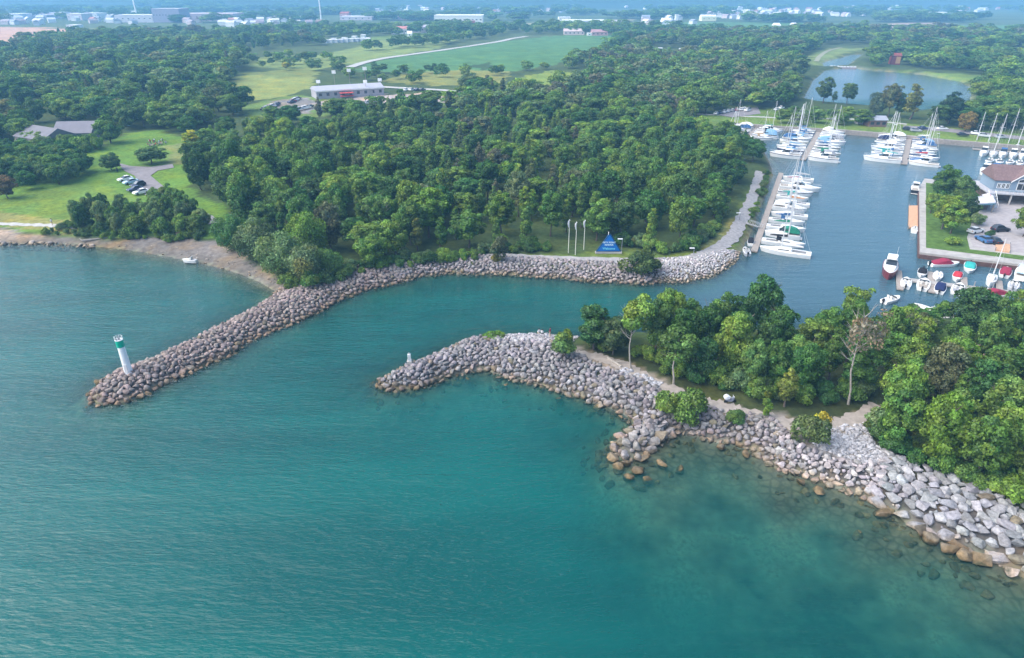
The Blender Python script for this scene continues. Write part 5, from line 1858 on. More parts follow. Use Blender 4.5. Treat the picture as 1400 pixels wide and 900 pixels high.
mb.build('frame', M("sign_navy", (0.005, 0.05, 0.13), 0.5, var=0.1), o)
mb = MB()
mb.cyl((-0.3, -0.05, 0.6 + hs), (-0.3, -0.05, 1.3 + hs), 0.07, n=6)
mb.build('mast_tip', WHITE, o)


def lettering(txt, size, x, z, y, parent, mat, name='lettering'):
    cu = bpy.data.curves.new(name, 'FONT')
    cu.body = txt
    cu.size = size
    cu.align_x = 'CENTER'
    cu.extrude = 0.015
    cu.offset = 0.012
    tmp = bpy.data.objects.new("tmp", cu)
    C.objects.link(tmp)
    bpy.context.view_layer.update()
    me = bpy.data.meshes.new_from_object(tmp.evaluated_get(bpy.context.evaluated_depsgraph_get()))
    bpy.data.objects.remove(tmp)
    me.materials.clear()
    me.materials.append(mat)
    ob = link(name, me, parent)
    ob.location = (x, y, z)
    ob.rotation_euler = (PI / 2, 0, 0)
    return ob


LET = M("sign_lettering", (0.62, 0.80, 0.85), 0.5, var=0.05)
lettering("FIFTY POINT", 0.52, 0, 2.55, -0.14, o, LET)
lettering("MARINA", 0.52, 0, 1.98, -0.14, o, LET)
lettering("Welcome", 0.72, 0, 1.05, -0.14, o, M("sign_lettering_cyan", (0.22, 0.66, 0.80), 0.5, var=0.05))
for i, (px, py, hpx, lb) in enumerate([(777, 346, 41, "pale flagpole with a furled flag, at the end away from the blue sign"), (786.5, 349, 41, "pale flagpole standing closest to the channel path, between two others"),
                                      (798, 342, 37, "pale flagpole with a furled flag, next to the blue sign")]):
    p = G(px, py, LZ)
    hm = hpx * (p.y * CP + (CH - LZ) * SP) / FPX / CP
    o = thing('flagpole', lb, 'flagpole', (p.x, p.y, LZ), group="flagpoles beside the channel path")
    mb = MB()
    mb.cyl((0, 0, -0.2), (0, 0, hm), 0.10, 0.06, 8)
    mb.build('pole', M("pole_paint", (0.6, 0.6, 0.52), 0.5, var=0.15), o)
    mb = MB()
    mb.cyl((0, 0, hm), (0, 0, hm + 0.2), 0.14, 0.06, 8)
    mb.build('finial', WHITE, o)
    mb = MB()
    mb.loft([[(-0.1 * s, -0.15 * s, z), (-0.32 * s, -0.2 * s, z), (-0.36 * s, 0.05 * s, z), (-0.1 * s, 0.1 * s, z)] for z, s in ((hm - 0.1, 0.9), (hm - 0.8, 1.1), (hm - 1.6, 0.6))])
    mb.build('flag', CLOTH, o, color=(0.7, 0.7, 0.72))


def lamp_post(px, py, htop, label, group=None, z=LZ, twin=False, arm=True, hm=None, head=(0.7, 0.7, 0.68)):
    p = G(px, py, z)
    hm = hm or htop * (p.y * CP + (CH - z) * SP) / FPX / CP
    k = max(1.0, p.y / 260)
    o = thing('lamp_post', label, 'lamp post', (p.x, p.y, z), group=group)
    mb = MB()
    mb.cyl((0, 0, -0.2), (0, 0, hm), 0.10 * k, 0.07 * k, 7)
    mb.build('pole', GREYMETAL if not twin else WOOD, o)
    mb = MB()
    if twin:
        mb.box((0, 0, hm), (1.6 * k * 0.9, 0.5, 1.2 * k * 0.9))
    else:
        mb.box((-0.5, 0, hm), (1.1, 0.3, 0.18))
    mb.build('lamp_head', M("lamp_head_white", (0.8, 0.8, 0.78), 0.4, var=0.05), o)
    return o


lamp_post(849.5, 345, 17, "slim pale lamp post right behind the blue sign".replace("right ", "just "))
lamp_post(948, 349, 9, "short post beside the bend of the channel path")
lamp_post(1011, 300, 8, "slim post on the grass by the wooded path")
for px, py, h, nm in [(437.5, 132, 17, "dim one before the pavilion end"), (459, 124, 21, "tall one behind the long shed"), (479, 118, 18, "slightly hidden one behind the shed roof"), (500.7, 118, 20, "tallest one above the shed roof"),
                      (501, 131, 16, "one in front of the shed wall"), (520.6, 126, 14, "last one at the far shed corner")]:
    lamp_post(px, py, h, f"floodlight mast with white head, {nm}", twin=True)
for px, py in ((1224, 181), (1282, 193)):
    lamp_post(px, py, 9, "short pale post on the grass beyond the third dock" if px < 1250 else "short pale post on the grass beyond the inner basin", z=LZ)

# ------------------------------------------------------------------ fallen log, boards, people, cycle
p, q = G(831, 489, 2.2), G(848, 500, 2.2)
d = q - p
o = thing('fallen_log', "bleached fallen log lying beside the dirt clearing of the point", 'log', (p.x, p.y, float(terrain([p.x], [p.y])[0][0])), math.atan2(d.y, d.x))
mb = MB()
mb.cyl((0, 0, 0.25), (d.length * 1.1, 0, 0.3), 0.26, 0.17, 9)
mb.build('trunk', PALEBARK, o)
mb = MB()
mb.cyl((d.length * 0.6, 0, 0.35), (d.length * 0.9, 0.9, 0.8), 0.1, 0.04, 6)
mb.build('branch', PALEBARK, o)
p = G(131, 325, 1.2)
o = thing('driftwood', "pale driftwood trunk lying on the beach under the thicket", 'driftwood', (p.x, p.y, float(terrain([p.x], [p.y])[0][0])), 0.35)
mb = MB()
mb.cyl((-3, 0, 0.2), (2.5, 0.3, 0.25), 0.28, 0.12, 8)
mb.build('trunk', PALEBARK, o)
mb = MB()
mb.cyl((-3, 0, 0.2), (-3.8, 0.9, 0.7), 0.14, 0.04, 6)
mb.build('root', PALEBARK, o)


def person_mesh(pose):
    V = {'pelvis': (0, 0, 0.95), 'chest': (0, 0.01, 1.3), 'neck': (0, 0, 1.5), 'head': (0, 0.02, 1.62), 'top': (0, 0.01, 1.72)}
    rad = {'pelvis': 0.15, 'chest': 0.17, 'neck': 0.055, 'head': 0.1, 'top': 0.07}
    E = [('pelvis', 'chest'), ('chest', 'neck'), ('neck', 'head'), ('head', 'top')]
    sit = pose == 'sit'
    dz = -0.5 if sit else 0
    for k in V:
        x, y, z = V[k]
        V[k] = (x, y, z + dz)
    for s, n_ in ((-1, 'l'), (1, 'r')):
        V['hip' + n_] = (0.1 * s, 0, 0.88 + dz)
        V['knee' + n_] = (0.11 * s, 0.42 if sit else 0.03, 0.48 if not sit else 0.5)
        V['ank' + n_] = (0.12 * s, 0.45 if sit else -0.02, 0.08 if not sit else 0.1)
        V['toe' + n_] = (0.13 * s, 0.62 if sit else 0.16, 0.04 if not sit else 0.06)
        V['sh' + n_] = (0.19 * s, 0, 1.43 + dz)
        V['el' + n_] = (0.27 * s, 0.06, 1.15 + dz)
        V['ha' + n_] = (0.22 * s, 0.22 if not sit else 0.33, 0.98 + dz)
        rad.update({'hip' + n_: 0.1, 'knee' + n_: 0.07, 'ank' + n_: 0.05, 'toe' + n_: 0.04, 'sh' + n_: 0.075, 'el' + n_: 0.05, 'ha' + n_: 0.045})
        E += [('pelvis', 'hip' + n_), ('hip' + n_, 'knee' + n_), ('knee' + n_, 'ank' + n_), ('ank' + n_, 'toe' + n_), ('chest', 'sh' + n_), ('sh' + n_, 'el' + n_), ('el' + n_, 'ha' + n_)]
    names = list(V)
    me = bpy.data.meshes.new("person_skeleton")
    me.from_pydata([V[k] for k in names], [(names.index(a), names.index(b)) for a, b in E], [])
    ob = bpy.data.objects.new("tmp", me)
    C.objects.link(ob)
    ob.modifiers.new("skin", 'SKIN')
    for i, k in enumerate(names):
        sv__ = me.skin_vertices[0].data[i]
        sv__.radius = (rad[k], rad[k])
        sv__.use_root = (k == 'pelvis')
    ob.modifiers.new("sub", 'SUBSURF').levels = 1
    bpy.context.view_layer.update()
    out = bpy.data.meshes.new_from_object(ob.evaluated_get(bpy.context.evaluated_depsgraph_get()))
    bpy.data.objects.remove(ob)
    # three clothing zones on the one body: skin, top, trousers
    out.materials.clear()
    cut, knee = 0.98 + dz, 1.5 + dz
    mi = []
    for pg in out.polygons:
        c = pg.center
        if c.z > knee or (abs(c.x) > 0.2 and c.z < 1.08 + dz):
            mi.append(0)
        elif c.z > cut:
            mi.append(1)
        else:
            mi.append(2)
    out.polygons.foreach_set('material_index', mi)
    out.polygons.foreach_set('use_smooth', [True] * len(mi))
    return out


PM = {'stand': person_mesh('stand'), 'sit': person_mesh('sit')}
HAIR = M("dark_hair", (0.03, 0.02, 0.015), 0.8)


def person(px, py, z, pose, top, legs, label, rz=0.0, group=None):
    p = G(px, py, z)
    base = PM[pose]
    me = base.copy()
    me.name = "person"
    for m_ in (SKIN, M("cloth_" + top.replace(' ', '_'), CW[top], 0.85, 0.1, var=0.15), M("cloth_" + legs.replace(' ', '_'), CW[legs], 0.85, 0.1, var=0.15)):
        me.materials.append(m_)
    o = link('person', me, None, label=label, category='person')
    o.location = (p.x, p.y, z)
    o.rotation_euler = (0, 0, rz)
    if group:
        o['group'] = group
    mb = MB()
    dz = -0.5 if pose == 'sit' else 0
    mb.loft([[(r_ * math.cos(a), r_ * math.sin(a) - 0.02, z_ + dz) for a in [k * PI / 4 for k in range(8)]] for z_, r_ in ((1.66, 0.125), (1.74, 0.115), (1.79, 0.05))])
    mb.build('hair', HAIR, o)
    return o


person(737, 458, 2.0, 'sit', 'silver', 'tan', "person in a pale top sitting on the stones of the point", 0.4)
person(741, 459, 2.0, 'sit', 'pale grey', 'black', "second seated person close beside the one in a pale top, wearing black trousers", -0.3)
person(752, 460, 2.0, 'stand', 'maroon', 'tan', "person in a dark red top standing on the stones near the lone young tree", 1.2)
person(161, 236, LZ, 'stand', 'black', 'navy', "lone walker in dark clothes at the end of the park road", 0.5)
person(72, 308, LZ, 'stand', 'white', 'tan', "person in white on the footpath above the beach", 1.5)
tops = ['red', 'white', 'red', 'navy', 'maroon', 'white', 'red', 'black', 'pale blue', 'red', 'white', 'navy', 'grey']
for i, tp in enumerate(tops):
    person(202 + i * 2.0 + rng.uniform(-1, 1), 198 + rng.uniform(-3.0, 2.0), LZ, 'stand' if i % 3 else 'sit', tp, ['navy', 'tan', 'black'][i % 3],
           f"person in a {tp} top in the picnic group on the park lawn", rng.uniform(0, 6), group=f"people in {tp} tops in the picnic group")
# table of the picnic group
for i, (px, py) in enumerate(((208, 200), (219, 198))):
    p = G(px, py, LZ)
    o = thing('picnic_table', ["wooden picnic table among the picnic group", "wooden picnic table at the far side of the picnic group"][i], 'table', (p.x, p.y, LZ), 0.3 * i)
    mb = MB()
    mb.box((0, 0, 0.74), (1.9, 0.75, 0.06))
    mb.build('table_top', WOOD, o)
    for s in (-1, 1):
        mb = MB()
        mb.box((0, s * 0.65, 0.44), (1.9, 0.26, 0.05))
        mb.build('bench', WOOD, o)
        mb = MB()
        mb.box((s * 0.7, 0, 0.355), (0.1, 1.3, 0.70))
        mb.build('leg', WOOD, o)
# parked motorcycle with a white cover beside the path
p = G(998, 549, 2.0)
zt = float(terrain([p.x], [p.y])[0][0])
o = thing('motor_scooter', "small motor scooter with a white cover parked beside the path of the point", 'scooter', (p.x, p.y, zt), 0.1)
for s in (-0.62, 0.62):
    mb = MB()
    mb.cyl((s, -0.07, 0.3), (s, 0.07, 0.3), 0.30, n=16)
    w_ = mb.build('wheel', BLACK, o)
mb = MB()
mb.loft([[(x, -w_, z0), (x, -w_, z1), (x, w_, z1), (x, w_, z0)] for x, w_, z0, z1 in ((-0.75, 0.12, 0.55, 0.8), (-0.3, 0.2, 0.35, 0.85), (0.1, 0.18, 0.3, 0.5), (0.35, 0.2, 0.4, 0.95), (0.55, 0.14, 0.6, 1.0))])
mb.build('body', M("scooter_body", (0.25, 0.27, 0.33), 0.4, var=0.1), o)
mb = MB()
mb.box((-0.35, 0, 0.95), (0.8, 0.36, 0.14))
mb.build('seat', M("pale_seat", (0.55, 0.55, 0.5), 0.8, var=0.1), o)
mb = MB()
mb.loft([[(x, -w_, z0), (x, -w_, z1), (x, w_, z1), (x, w_, z0)] for x, w_, z0, z1 in ((-0.95, 0.3, 0.85, 1.2), (-0.6, 0.36, 0.8, 1.35), (-0.2, 0.3, 0.85, 1.2))])
mb.build('cover', CLOTH, o, color=(0.78, 0.8, 0.85))
mb = MB()
mb.cyl((0.45, -0.35, 1.12), (0.45, 0.35, 1.12), 0.03, n=6)
mb.cyl((0.62, 0, 0.3), (0.45, 0, 1.12), 0.04, n=6)
mb.build('handlebar', ALU, o)

# ------------------------------------------------------------------ cars
def car_parts(van=False):
    L, B = 4.4, 1.8
    prof = [(-2.2, 0.42, 0.88), (-2.15, 0.32, 0.98), (-1.6, 0.26, 1.02), (0.2, 0.26, 0.98), (1.0, 0.26, 0.92), (1.9, 0.28, 0.82), (2.15, 0.34, 0.7), (2.2, 0.4, 0.6)]
    b = MB()
    b.loft([[(x, -B / 2 * k, z0), (x, -B / 2 * k * 1.0, (z0 + z1) / 2), (x, -B / 2 * k * 0.93, z1), (x, B / 2 * k * 0.93, z1), (x, B / 2 * k, (z0 + z1) / 2), (x, B / 2 * k, z0)]
            for (x, z0, z1), k in zip(prof, (0.88, 0.95, 1, 1, 1, 0.97, 0.92, 0.82))])
    g = MB()
    gp = [(-2.05 if van else -1.75, 0.80, 0.0), (-1.6 if van else -1.15, 0.74, 0.46 if not van else 0.62), (0.0, 0.74, 0.48 if not van else 0.64), (0.9, 0.80, 0.0)]
    g.loft([[(x, -w_, 0.95), (x, -w_ * (0.86 if h_ else 1), 0.97 + h_), (x, w_ * (0.86 if h_ else 1), 0.97 + h_), (x, w_, 0.95)] for x, w_, h_ in gp])
    r = MB()
    h_ = 0.48 if not van else 0.64
    r.box(((gp[1][0] + gp[2][0]) / 2, 0, 0.985 + h_), (gp[2][0] - gp[1][0], 1.28, 0.06), taper=0.94)
    ws, ls = [], []
    for x in (-1.35, 1.35):
        for s in (-1, 1):
            w_ = MB()
            w_.cyl((x, s * 0.72, 0.33), (x, s * 0.92, 0.33), 0.33, n=14)
            ws.append(w_)
    hl, tl = [], []
    for s in (-1, 1):
        a = MB()
        a.box((2.12, s * 0.58, 0.66), (0.14, 0.34, 0.13))
        hl.append(a)
        a = MB()
        a.box((-2.165, s * 0.66, 0.84), (0.1, 0.26, 0.16))
        tl.append(a)
    return b, g, r, ws, hl, tl


CARM = {}
for van in (False, True):
    b, g, r, ws, hl, tl = car_parts(van)
    CARM[van] = (b.mesh('body', [PAINT]), g.mesh('windows', [GLASS]), r.mesh('roof', [PAINT]), [w_.mesh('wheel', [BLACK]) for w_ in ws],
                 [a.mesh('headlight', [M("headlight_glass", (0.7, 0.72, 0.75), 0.2, 0.5)]) for a in hl], [a.mesh('tail_light', [M("tail_light_red", (0.35, 0.01, 0.01), 0.3, 0.5)]) for a in tl])


def car(px, py, hd, col, label, z=LZ + 0.2, van=False, group=None, detail=True, k=1.0):
    p = G(px, py, z)
    o = thing('parked_car', label, 'car', (p.x, p.y, z), hd, group)
    o.scale = (k, k, k)
    bm_, gm_, rm_, wm_, hm_, tm_ = CARM[van]
    link('body', bm_, o, CW[col])
    link('windows', gm_, o)
    link('roof', rm_, o, CW[col])
    if detail:
        for m_ in wm_:
            link('wheel', m_, o)
        for m_ in hm_:
            link('headlight', m_, o)
        for m_ in tm_:
            link('tail_light', m_, o)
    return o


hb = math.atan2((G(186, 246, LZ) - G(166, 250, LZ)).y, (G(186, 246, LZ) - G(166, 250, LZ)).x) + PI
for (px, py, c, lb, vn) in [(171.5, 247, 'white', "white car at the far end of the row by the beach lawn", False), (179, 251, 'pale blue', "pale blue car next to the white one at the row's far end", False),
                            (189, 255, 'black', "black car parked slightly forward in the middle of the beach row", True), (185, 261, 'navy', "dark blue car between the black and the white car", False),
                            (193, 265, 'white', "white car at the near end of the row by the beach lawn", False)]:
    car(px, py, hb, c, lb, van=vn)
car(1367, 316, 0.15, 'black', "black pickup sized car with a pale roof in front of the boathouse", z=1.55, van=True)
car(1344, 330, 1.6, 'blue', "blue car parked at the orange platform on the quay", z=1.55)
car(1357, 332, 1.7, 'black', "black car beside the blue one on the quay", z=1.55)
car(1333, 318, 0.4, 'white', "small white car half hidden under the lime trees on the quay", z=1.55)
car(1312, 484, PI + 0.15, 'black', "dark car with red tail lights hidden among the trees of the point", z=LZ + 0.1, van=True)
car(1352, 442, 0.4, 'silver', "silver car at the bank between the two round trees", z=LZ + 0.1)
cl = ['silver', 'navy', 'white', 'silver', 'grey', 'maroon', 'white', 'white', 'black', 'silver']
for i in range(9):
    car(979 + i * 5.6, 156.5 - 6.5 * math.sin(i / 9 * 1.5), 1.1, cl[i], f"{cl[i]} car, {ORD[i]} in the curved row behind the far dock", detail=False)
for i, (px, py) in enumerate([(1241, 178), (1252, 180), (1262, 177), (1288, 177.5), (1316, 186), (1335, 184), (1345, 187), (1368, 189)]):
    car(px, py, -0.2 + rng.normal(0, 0.3), ['black', 'grey', 'navy', 'white', 'black', 'white', 'silver', 'grey'][i], f"{['black','grey','navy','white','black','white','silver','grey'][i]} car, {ORD[i]} along the road beyond the third dock", detail=False)
r_ = random.Random(4)
k = 0
for row, (x0, y0, x1, y1, n) in enumerate([(362, 151, 384, 142, 6), (372, 157, 402, 147, 6), (398, 141, 410, 135, 5), (400, 153, 430, 146, 6), (440, 152, 470, 157, 5), (470, 147, 520, 139, 8), (555, 124, 585, 124, 4)]):
    for i in range(n):
        c = r_.choice(['white', 'silver', 'grey', 'black', 'navy', 'white', 'maroon', 'silver'])
        place = ["in the lot beside the meadow, far row", "in the lot beside the meadow, near row", "at the far edge of the meadow lot", "between the meadow lot and the shed", "under the trees before the shed", "in front of the long shed", "behind the shed on the service road"][row]
        car(x0 + (x1 - x0) * i / n + r_.uniform(-1, 1), y0 + (y1 - y0) * i / n, r_.uniform(-0.3, 0.3) + 1.2, c, f"{c} car parked {place}", detail=False, group=f"{c} cars {place}", k=1.1)
car(374, 159, 0.2, 'white', "white van alone on the grass in front of the meadow lot", van=True, k=1.3)
for i, (px, py) in enumerate([(1016, 151), (1022, 152), (1062, 151), (1068, 149)]):
    car(px, py, 0.8, ['white', 'white', 'silver', 'white'][i], f"{['white','white','silver','white'][i]} car, {ORD[i]} on the grass behind the far dock", detail=False)

# ------------------------------------------------------------------ buildings
def gable(mb, cx, cy, z0, L, W, rise, over=0.4, mi=0, hip=0.0):
    x, y = L / 2 + over, W / 2 + over
    vs = [(cx - x, cy - y, z0), (cx + x, cy - y, z0), (cx + x, cy + y, z0), (cx - x, cy + y, z0), (cx - x + hip, cy, z0 + rise), (cx + x - hip, cy, z0 + rise),
          (cx - x, cy - y, z0 - 0.15), (cx + x, cy - y, z0 - 0.15), (cx + x, cy + y, z0 - 0.15), (cx - x, cy + y, z0 - 0.15)]
    mb.add(vs, [(0, 1, 5, 4), (2, 3, 4, 5), (1, 2, 5), (3, 0, 4), (6, 9, 8, 7), (0, 6, 7, 1), (1, 7, 8, 2), (2, 8, 9, 3), (3, 9, 6, 0)], mi)


def house(px, py, L, W, Hh, rise, wall, roof, label, cat='house', rz=0.0, group=None, windows=0, name='house', z=LZ, hip=0.0, flat=False, doors=0):
    p = G(px, py, z)
    o = thing(name, label, cat, (p.x, p.y, z), rz, group)
    mb = MB()
    mb.box((0, 0, Hh / 2 - 0.3), (L, W, Hh + 0.6))
    mb.build('wall', WALLP, o, color=wall)
    mb = MB()
    if flat:
        mb.box((0, 0, Hh + 0.25), (L + 0.6, W + 0.6, 0.5 - 0.01))
    else:
        gable(mb, 0, 0, Hh + 0.152, L, W, rise, hip=hip)
    mb.build('roof', WALLP, o, color=roof)
    for i in range(windows):
        mb = MB()
        x = -L / 2 + (i + 0.5) * L / windows
        mb.box((x, -W / 2 - 0.02, Hh * 0.55), (min(1.6, L / windows * 0.6) * max(1, L / 40), 0.1, min(1.5, Hh * 0.4)))
        mb.build('window', GLASS, o)
    if doors:
        mb = MB()
        mb.box((L * 0.3, -W / 2 - 0.03, Hh * 0.35), (1.6 * max(1, L / 30), 0.1, Hh * 0.7))
        mb.build('door', GREYMETAL, o)
    return o


GR, DGR, WH, RED, BRN, PNK = (0.33, 0.33, 0.37), (0.17, 0.165, 0.18), (0.75, 0.75, 0.74), (0.35, 0.10, 0.08), (0.24, 0.17, 0.15), (0.5, 0.38, 0.38)
house(66, 197, 19, 13, 3.2, 3.4, (0.28, 0.26, 0.24), DGR, "long low grey roofed pavilion wing half hidden by dark trees", 'pavilion', -0.5, windows=6, name='pavilion')
house(111, 190, 14, 12, 3.2, 3.6, (0.28, 0.26, 0.24), (0.20, 0.19, 0.21), "grey roofed pavilion beside the dense dark round tree", 'pavilion', 0.12, windows=5, name='pavilion', doors=1)
p0, p1 = G(430, 136, LZ), G(522, 130, LZ)
dd = p1 - p0
m0 = (p0 + p1) / 2
o = house(476, 131, dd.length, 14, 4.2, 1.8, (0.36, 0.35, 0.38), (0.40, 0.40, 0.46), "long pale roofed shed with white fascia among car parks", 'shed', math.atan2(dd.y, dd.x), windows=9, name='long_shed', doors=1)
mb = MB()
mb.box((0, -7.55, 4.2), (dd.length + 0.9, 0.12, 0.7))
mb.build('fascia', WHITE, o)
mb = MB()
mb.box((-3, -9.6, 1.3), (7, 3.6, 0.3))
mb.box((-3, -9.6, 2.9), (7.4, 4.0, 0.2))
mb.build('awning', M("red_awning", (0.5, 0.06, 0.05), 0.8), o)
house(1195, 172, 7.5, 6.5, 2.8, 1.4, (0.2, 0.12, 0.1), (0.30, 0.32, 0.36), "grey roofed shelter on the grass behind the third dock", 'shelter', -0.05, windows=3, name='shelter')
house(1176, 169, 4.0, 3.6, 2.4, 1.0, (0.5, 0.5, 0.46), (0.42, 0.42, 0.40), "small pale hut next to the grey roofed shelter", 'hut', 0.0, name='hut', windows=1)
p = G(1222, 88, LZ)
o = thing('lookout_hut', "rust red hut with a tan front on the pond's far bank", 'hut', (p.x, p.y, LZ), -0.2)
mb = MB()
mb.box((0, 0, 3), (7, 6, 7))
mb.build('wall', WALLP, o, color=(0.30, 0.06, 0.05))
mb = MB()
mb.box((1.6, -3.05, 3.4), (3.4, 0.15, 5))
mb.build('tan_panel', WALLP, o, color=(0.55, 0.30, 0.13))
mb = MB()
gable(mb, 0, 0, 6.6, 7, 6, 2.0)
mb.build('roof', WALLP, o, color=(0.22, 0.06, 0.05))
p, q = G(1134, 92, 0.4), G(1170, 93, 0.4)
d = q - p
o = thing('weir', "low white weir across the far end of the pond", 'weir', (p.x, p.y, 0), math.atan2(d.y, d.x))
mb = MB()
mb.box((d.length / 2, 0, 0.3), (d.length, 4, 1.6))
mb.build('sill', M("weir_pink_concrete", (0.45, 0.36, 0.34), 0.9), o)
mb = MB()
for k in range(8):
    mb.box((d.length * (k + 0.5) / 8, -2.0, 1.3), (d.length / 8 - 0.6, 0.5, 0.9))
mb.build('gate', WHITE, o)

# the boathouse on posts
p = G(1352, 279, QZ)
q = G(1402, 282, QZ)
ang = math.atan2((q - p).y, (q - p).x)
o = thing('boathouse', "blue grey clapboard boathouse on posts with brown roof and white trimmed gable", 'boathouse', (p.x, p.y, QZ), ang)
Lb_, Wb_, dk = 24.0, 9.5, 3.1
mb = MB()
mb.box((Lb_ / 2 + 0.5, Wb_ / 2 + 2.5, dk - 0.15), (Lb_ + 3, Wb_ + 5, 0.3))
mb.build('deck', M("deck_boards_grey", (0.42, 0.41, 0.42), 0.85, var=0.2), o)
CLAP = NT("blue_clapboard")
zz = CLAP.n('SeparateXYZ', i0=CLAP.obj()).outputs[2]
band = CLAP.math('FRACT', CLAP.math('MULTIPLY', zz, 4.0))
CLM = CLAP.principled(CLAP.mul((0.20, 0.27, 0.34), CLAP.grey(CLAP.mr(band, 0, 0.2, 0.7, 1.0))), 0.7, 0.2)
mb = MB()
mb.box((Lb_ / 2 + 1, Wb_ / 2 + 3, dk + 1.5), (Lb_, Wb_, 3.0 - 0.02))
mb.build('wall', CLM, o)
mb = MB()
gable(mb, Lb_ / 2 + 1, Wb_ / 2 + 3, dk + 3.1, Lb_, Wb_, 3.4)
ROOFM = M("brown_shingles", (0.19, 0.13, 0.125), 0.9, 0.1, var=0.35, scale=2)
rf = mb.build('roof', ROOFM, o)
gx0 = 9.8
mb = MB()
gw, gh = 9.5, 3.9
mb.add([(gx0 - gw / 2, 2.6, dk + 0.02), (gx0 + gw / 2, 2.6, dk + 0.02), (gx0 + gw / 2, 2.6, dk + 3.0), (gx0, 2.6, dk + 3.0 + gh), (gx0 - gw / 2, 2.6, dk + 3.0),
        (gx0 - gw / 2, 7.5, dk + 0.02), (gx0 + gw / 2, 7.5, dk + 0.02), (gx0 + gw / 2, 7.5, dk + 3.0), (gx0, 7.5, dk + 3.0 + gh), (gx0 - gw / 2, 7.5, dk + 3.0)],
       [(0, 1, 2, 3, 4), (9, 8, 7, 6, 5), (0, 4, 9, 5), (1, 6, 7, 2), (0, 5, 6, 1)])
mb.build('gable_wall', CLM, o)
mb = MB()
for s in (-1, 1):
    x1 = gx0 + s * (gw / 2 + 0.4)
    zl = dk + 3.0 - 0.33
    mb.add([(gx0, 2.2, dk + 3.06 + gh), (x1, 2.2, zl + 0.06), (x1, 8.0, zl + 0.06), (gx0, 8.0, dk + 3.06 + gh), (gx0, 2.2, dk + 3.2 + gh), (x1, 2.2, zl + 0.2), (x1, 8.0, zl + 0.2), (gx0, 8.0, dk + 3.2 + gh)],
           [(0, 1, 2, 3), (4, 7, 6, 5), (0, 4, 5, 1), (1, 5, 6, 2), (2, 6, 7, 3)])
mb.build('gable_roof', ROOFM, o)
for s in (-1, 1):
    mb = MB()
    x1 = gx0 + s * (gw / 2 + 0.45)
    zl = dk + 3.0 - 0.35
    mb.add([(gx0, 2.1, dk + 2.95 + gh), (x1, 2.1, zl - 0.05), (x1, 2.1, zl + 0.28), (gx0, 2.1, dk + 3.3 + gh), (gx0, 2.19, dk + 2.95 + gh), (x1, 2.19, zl - 0.05), (x1, 2.19, zl + 0.28), (gx0, 2.19, dk + 3.3 + gh)],
           [(0, 1, 2, 3), (7, 6, 5, 4), (0, 4, 5, 1), (1, 5, 6, 2), (2, 6, 7, 3)])
    mb.build('white_trim', WHITE, o)


def win(x, z, w_, h_, y=2.55, peak=0.0):
    mb = MB()
    mb.add([(x - w_ / 2 - 0.14, y, z - 0.14), (x + w_ / 2 + 0.14, y, z - 0.14), (x + w_ / 2 + 0.14, y, z + h_ + 0.14 + max(0, peak)), (x - w_ / 2 - 0.14, y, z + h_ + 0.14 + max(0, -peak))], [(0, 1, 2, 3)])
    f = mb.build('window', WHITE, o)
    mb = MB()
    n = 2
    for k in range(n):
        xa, xb = x - w_ / 2 + k * w_ / n + 0.05, x - w_ / 2 + (k + 1) * w_ / n - 0.05
        za = z + h_ + (max(0, peak) * ((xa - x + w_ / 2) / w_) if peak >= 0 else -peak * (1 - (xa - x + w_ / 2) / w_))
        zb = z + h_ + (max(0, peak) * ((xb - x + w_ / 2) / w_) if peak >= 0 else -peak * (1 - (xb - x + w_ / 2) / w_))
        mb.add([(xa, y - 0.03, z), (xb, y - 0.03, z), (xb, y - 0.03, zb), (xa, y - 0.03, za)], [(0, 1, 2, 3)])
    mb.build('pane', GLASS, f)


for s in (-1, 1):
    win(gx0 + s * 1.9, dk + 0.7, 2.6, 1.7)
    win(gx0 + s * 1.9, dk + 2.8, 2.6, 0.5, peak=-s * 0.9)
win(gx0, dk + 4.6, 1.6, 0.9)
for k in range(3):
    win(2.2 + k * 1.1, dk + 0.9, 0.7, 1.2, y=2.96)
for k in range(6):
    mb = MB()
    mb.box((0.2 + k * 4.9, 0.6, dk / 2 - 0.17), (0.35, 0.35, dk - 0.32))
    mb.build('post', M("pale_timber_post", (0.5, 0.47, 0.43), 0.8), o)
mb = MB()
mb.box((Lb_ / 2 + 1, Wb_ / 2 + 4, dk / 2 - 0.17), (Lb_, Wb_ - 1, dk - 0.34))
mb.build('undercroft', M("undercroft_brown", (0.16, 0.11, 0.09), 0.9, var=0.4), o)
mb = MB()
mb.box((Lb_ / 2 + 0.5, 0.06, dk + 0.95), (Lb_ + 3, 0.08, 0.1))
for k in range(28):
    mb.box((-0.9 + k, 0.06, dk + 0.45), (0.08, 0.06, 0.9))
mb.build('railing', M("pale_blue_rail", (0.5, 0.56, 0.62), 0.7), o)
# stair down from the deck
mb = MB()
for k in range(12):
    mb.box((-0.3, -0.2 - k * 0.36, dk - 0.2 - k * 0.25), (1.7, 0.34, 0.12))
mb.build('stair', M("pale_blue_stair", (0.42, 0.48, 0.55), 0.7), o)
for s in (-1.15, 0.55):
    mb = MB()
    mb.cyl((s, 0, dk + 0.9), (s, -4.4, 0.9), 0.06, n=5)
    for k in range(5):
        mb.cyl((s, -1.08 * k, 0 + dk - 0.75 * k), (s, -1.08 * k, dk + 0.9 - 0.765 * k), 0.05, n=5)
    mb.build('handrail', WHITE, o)
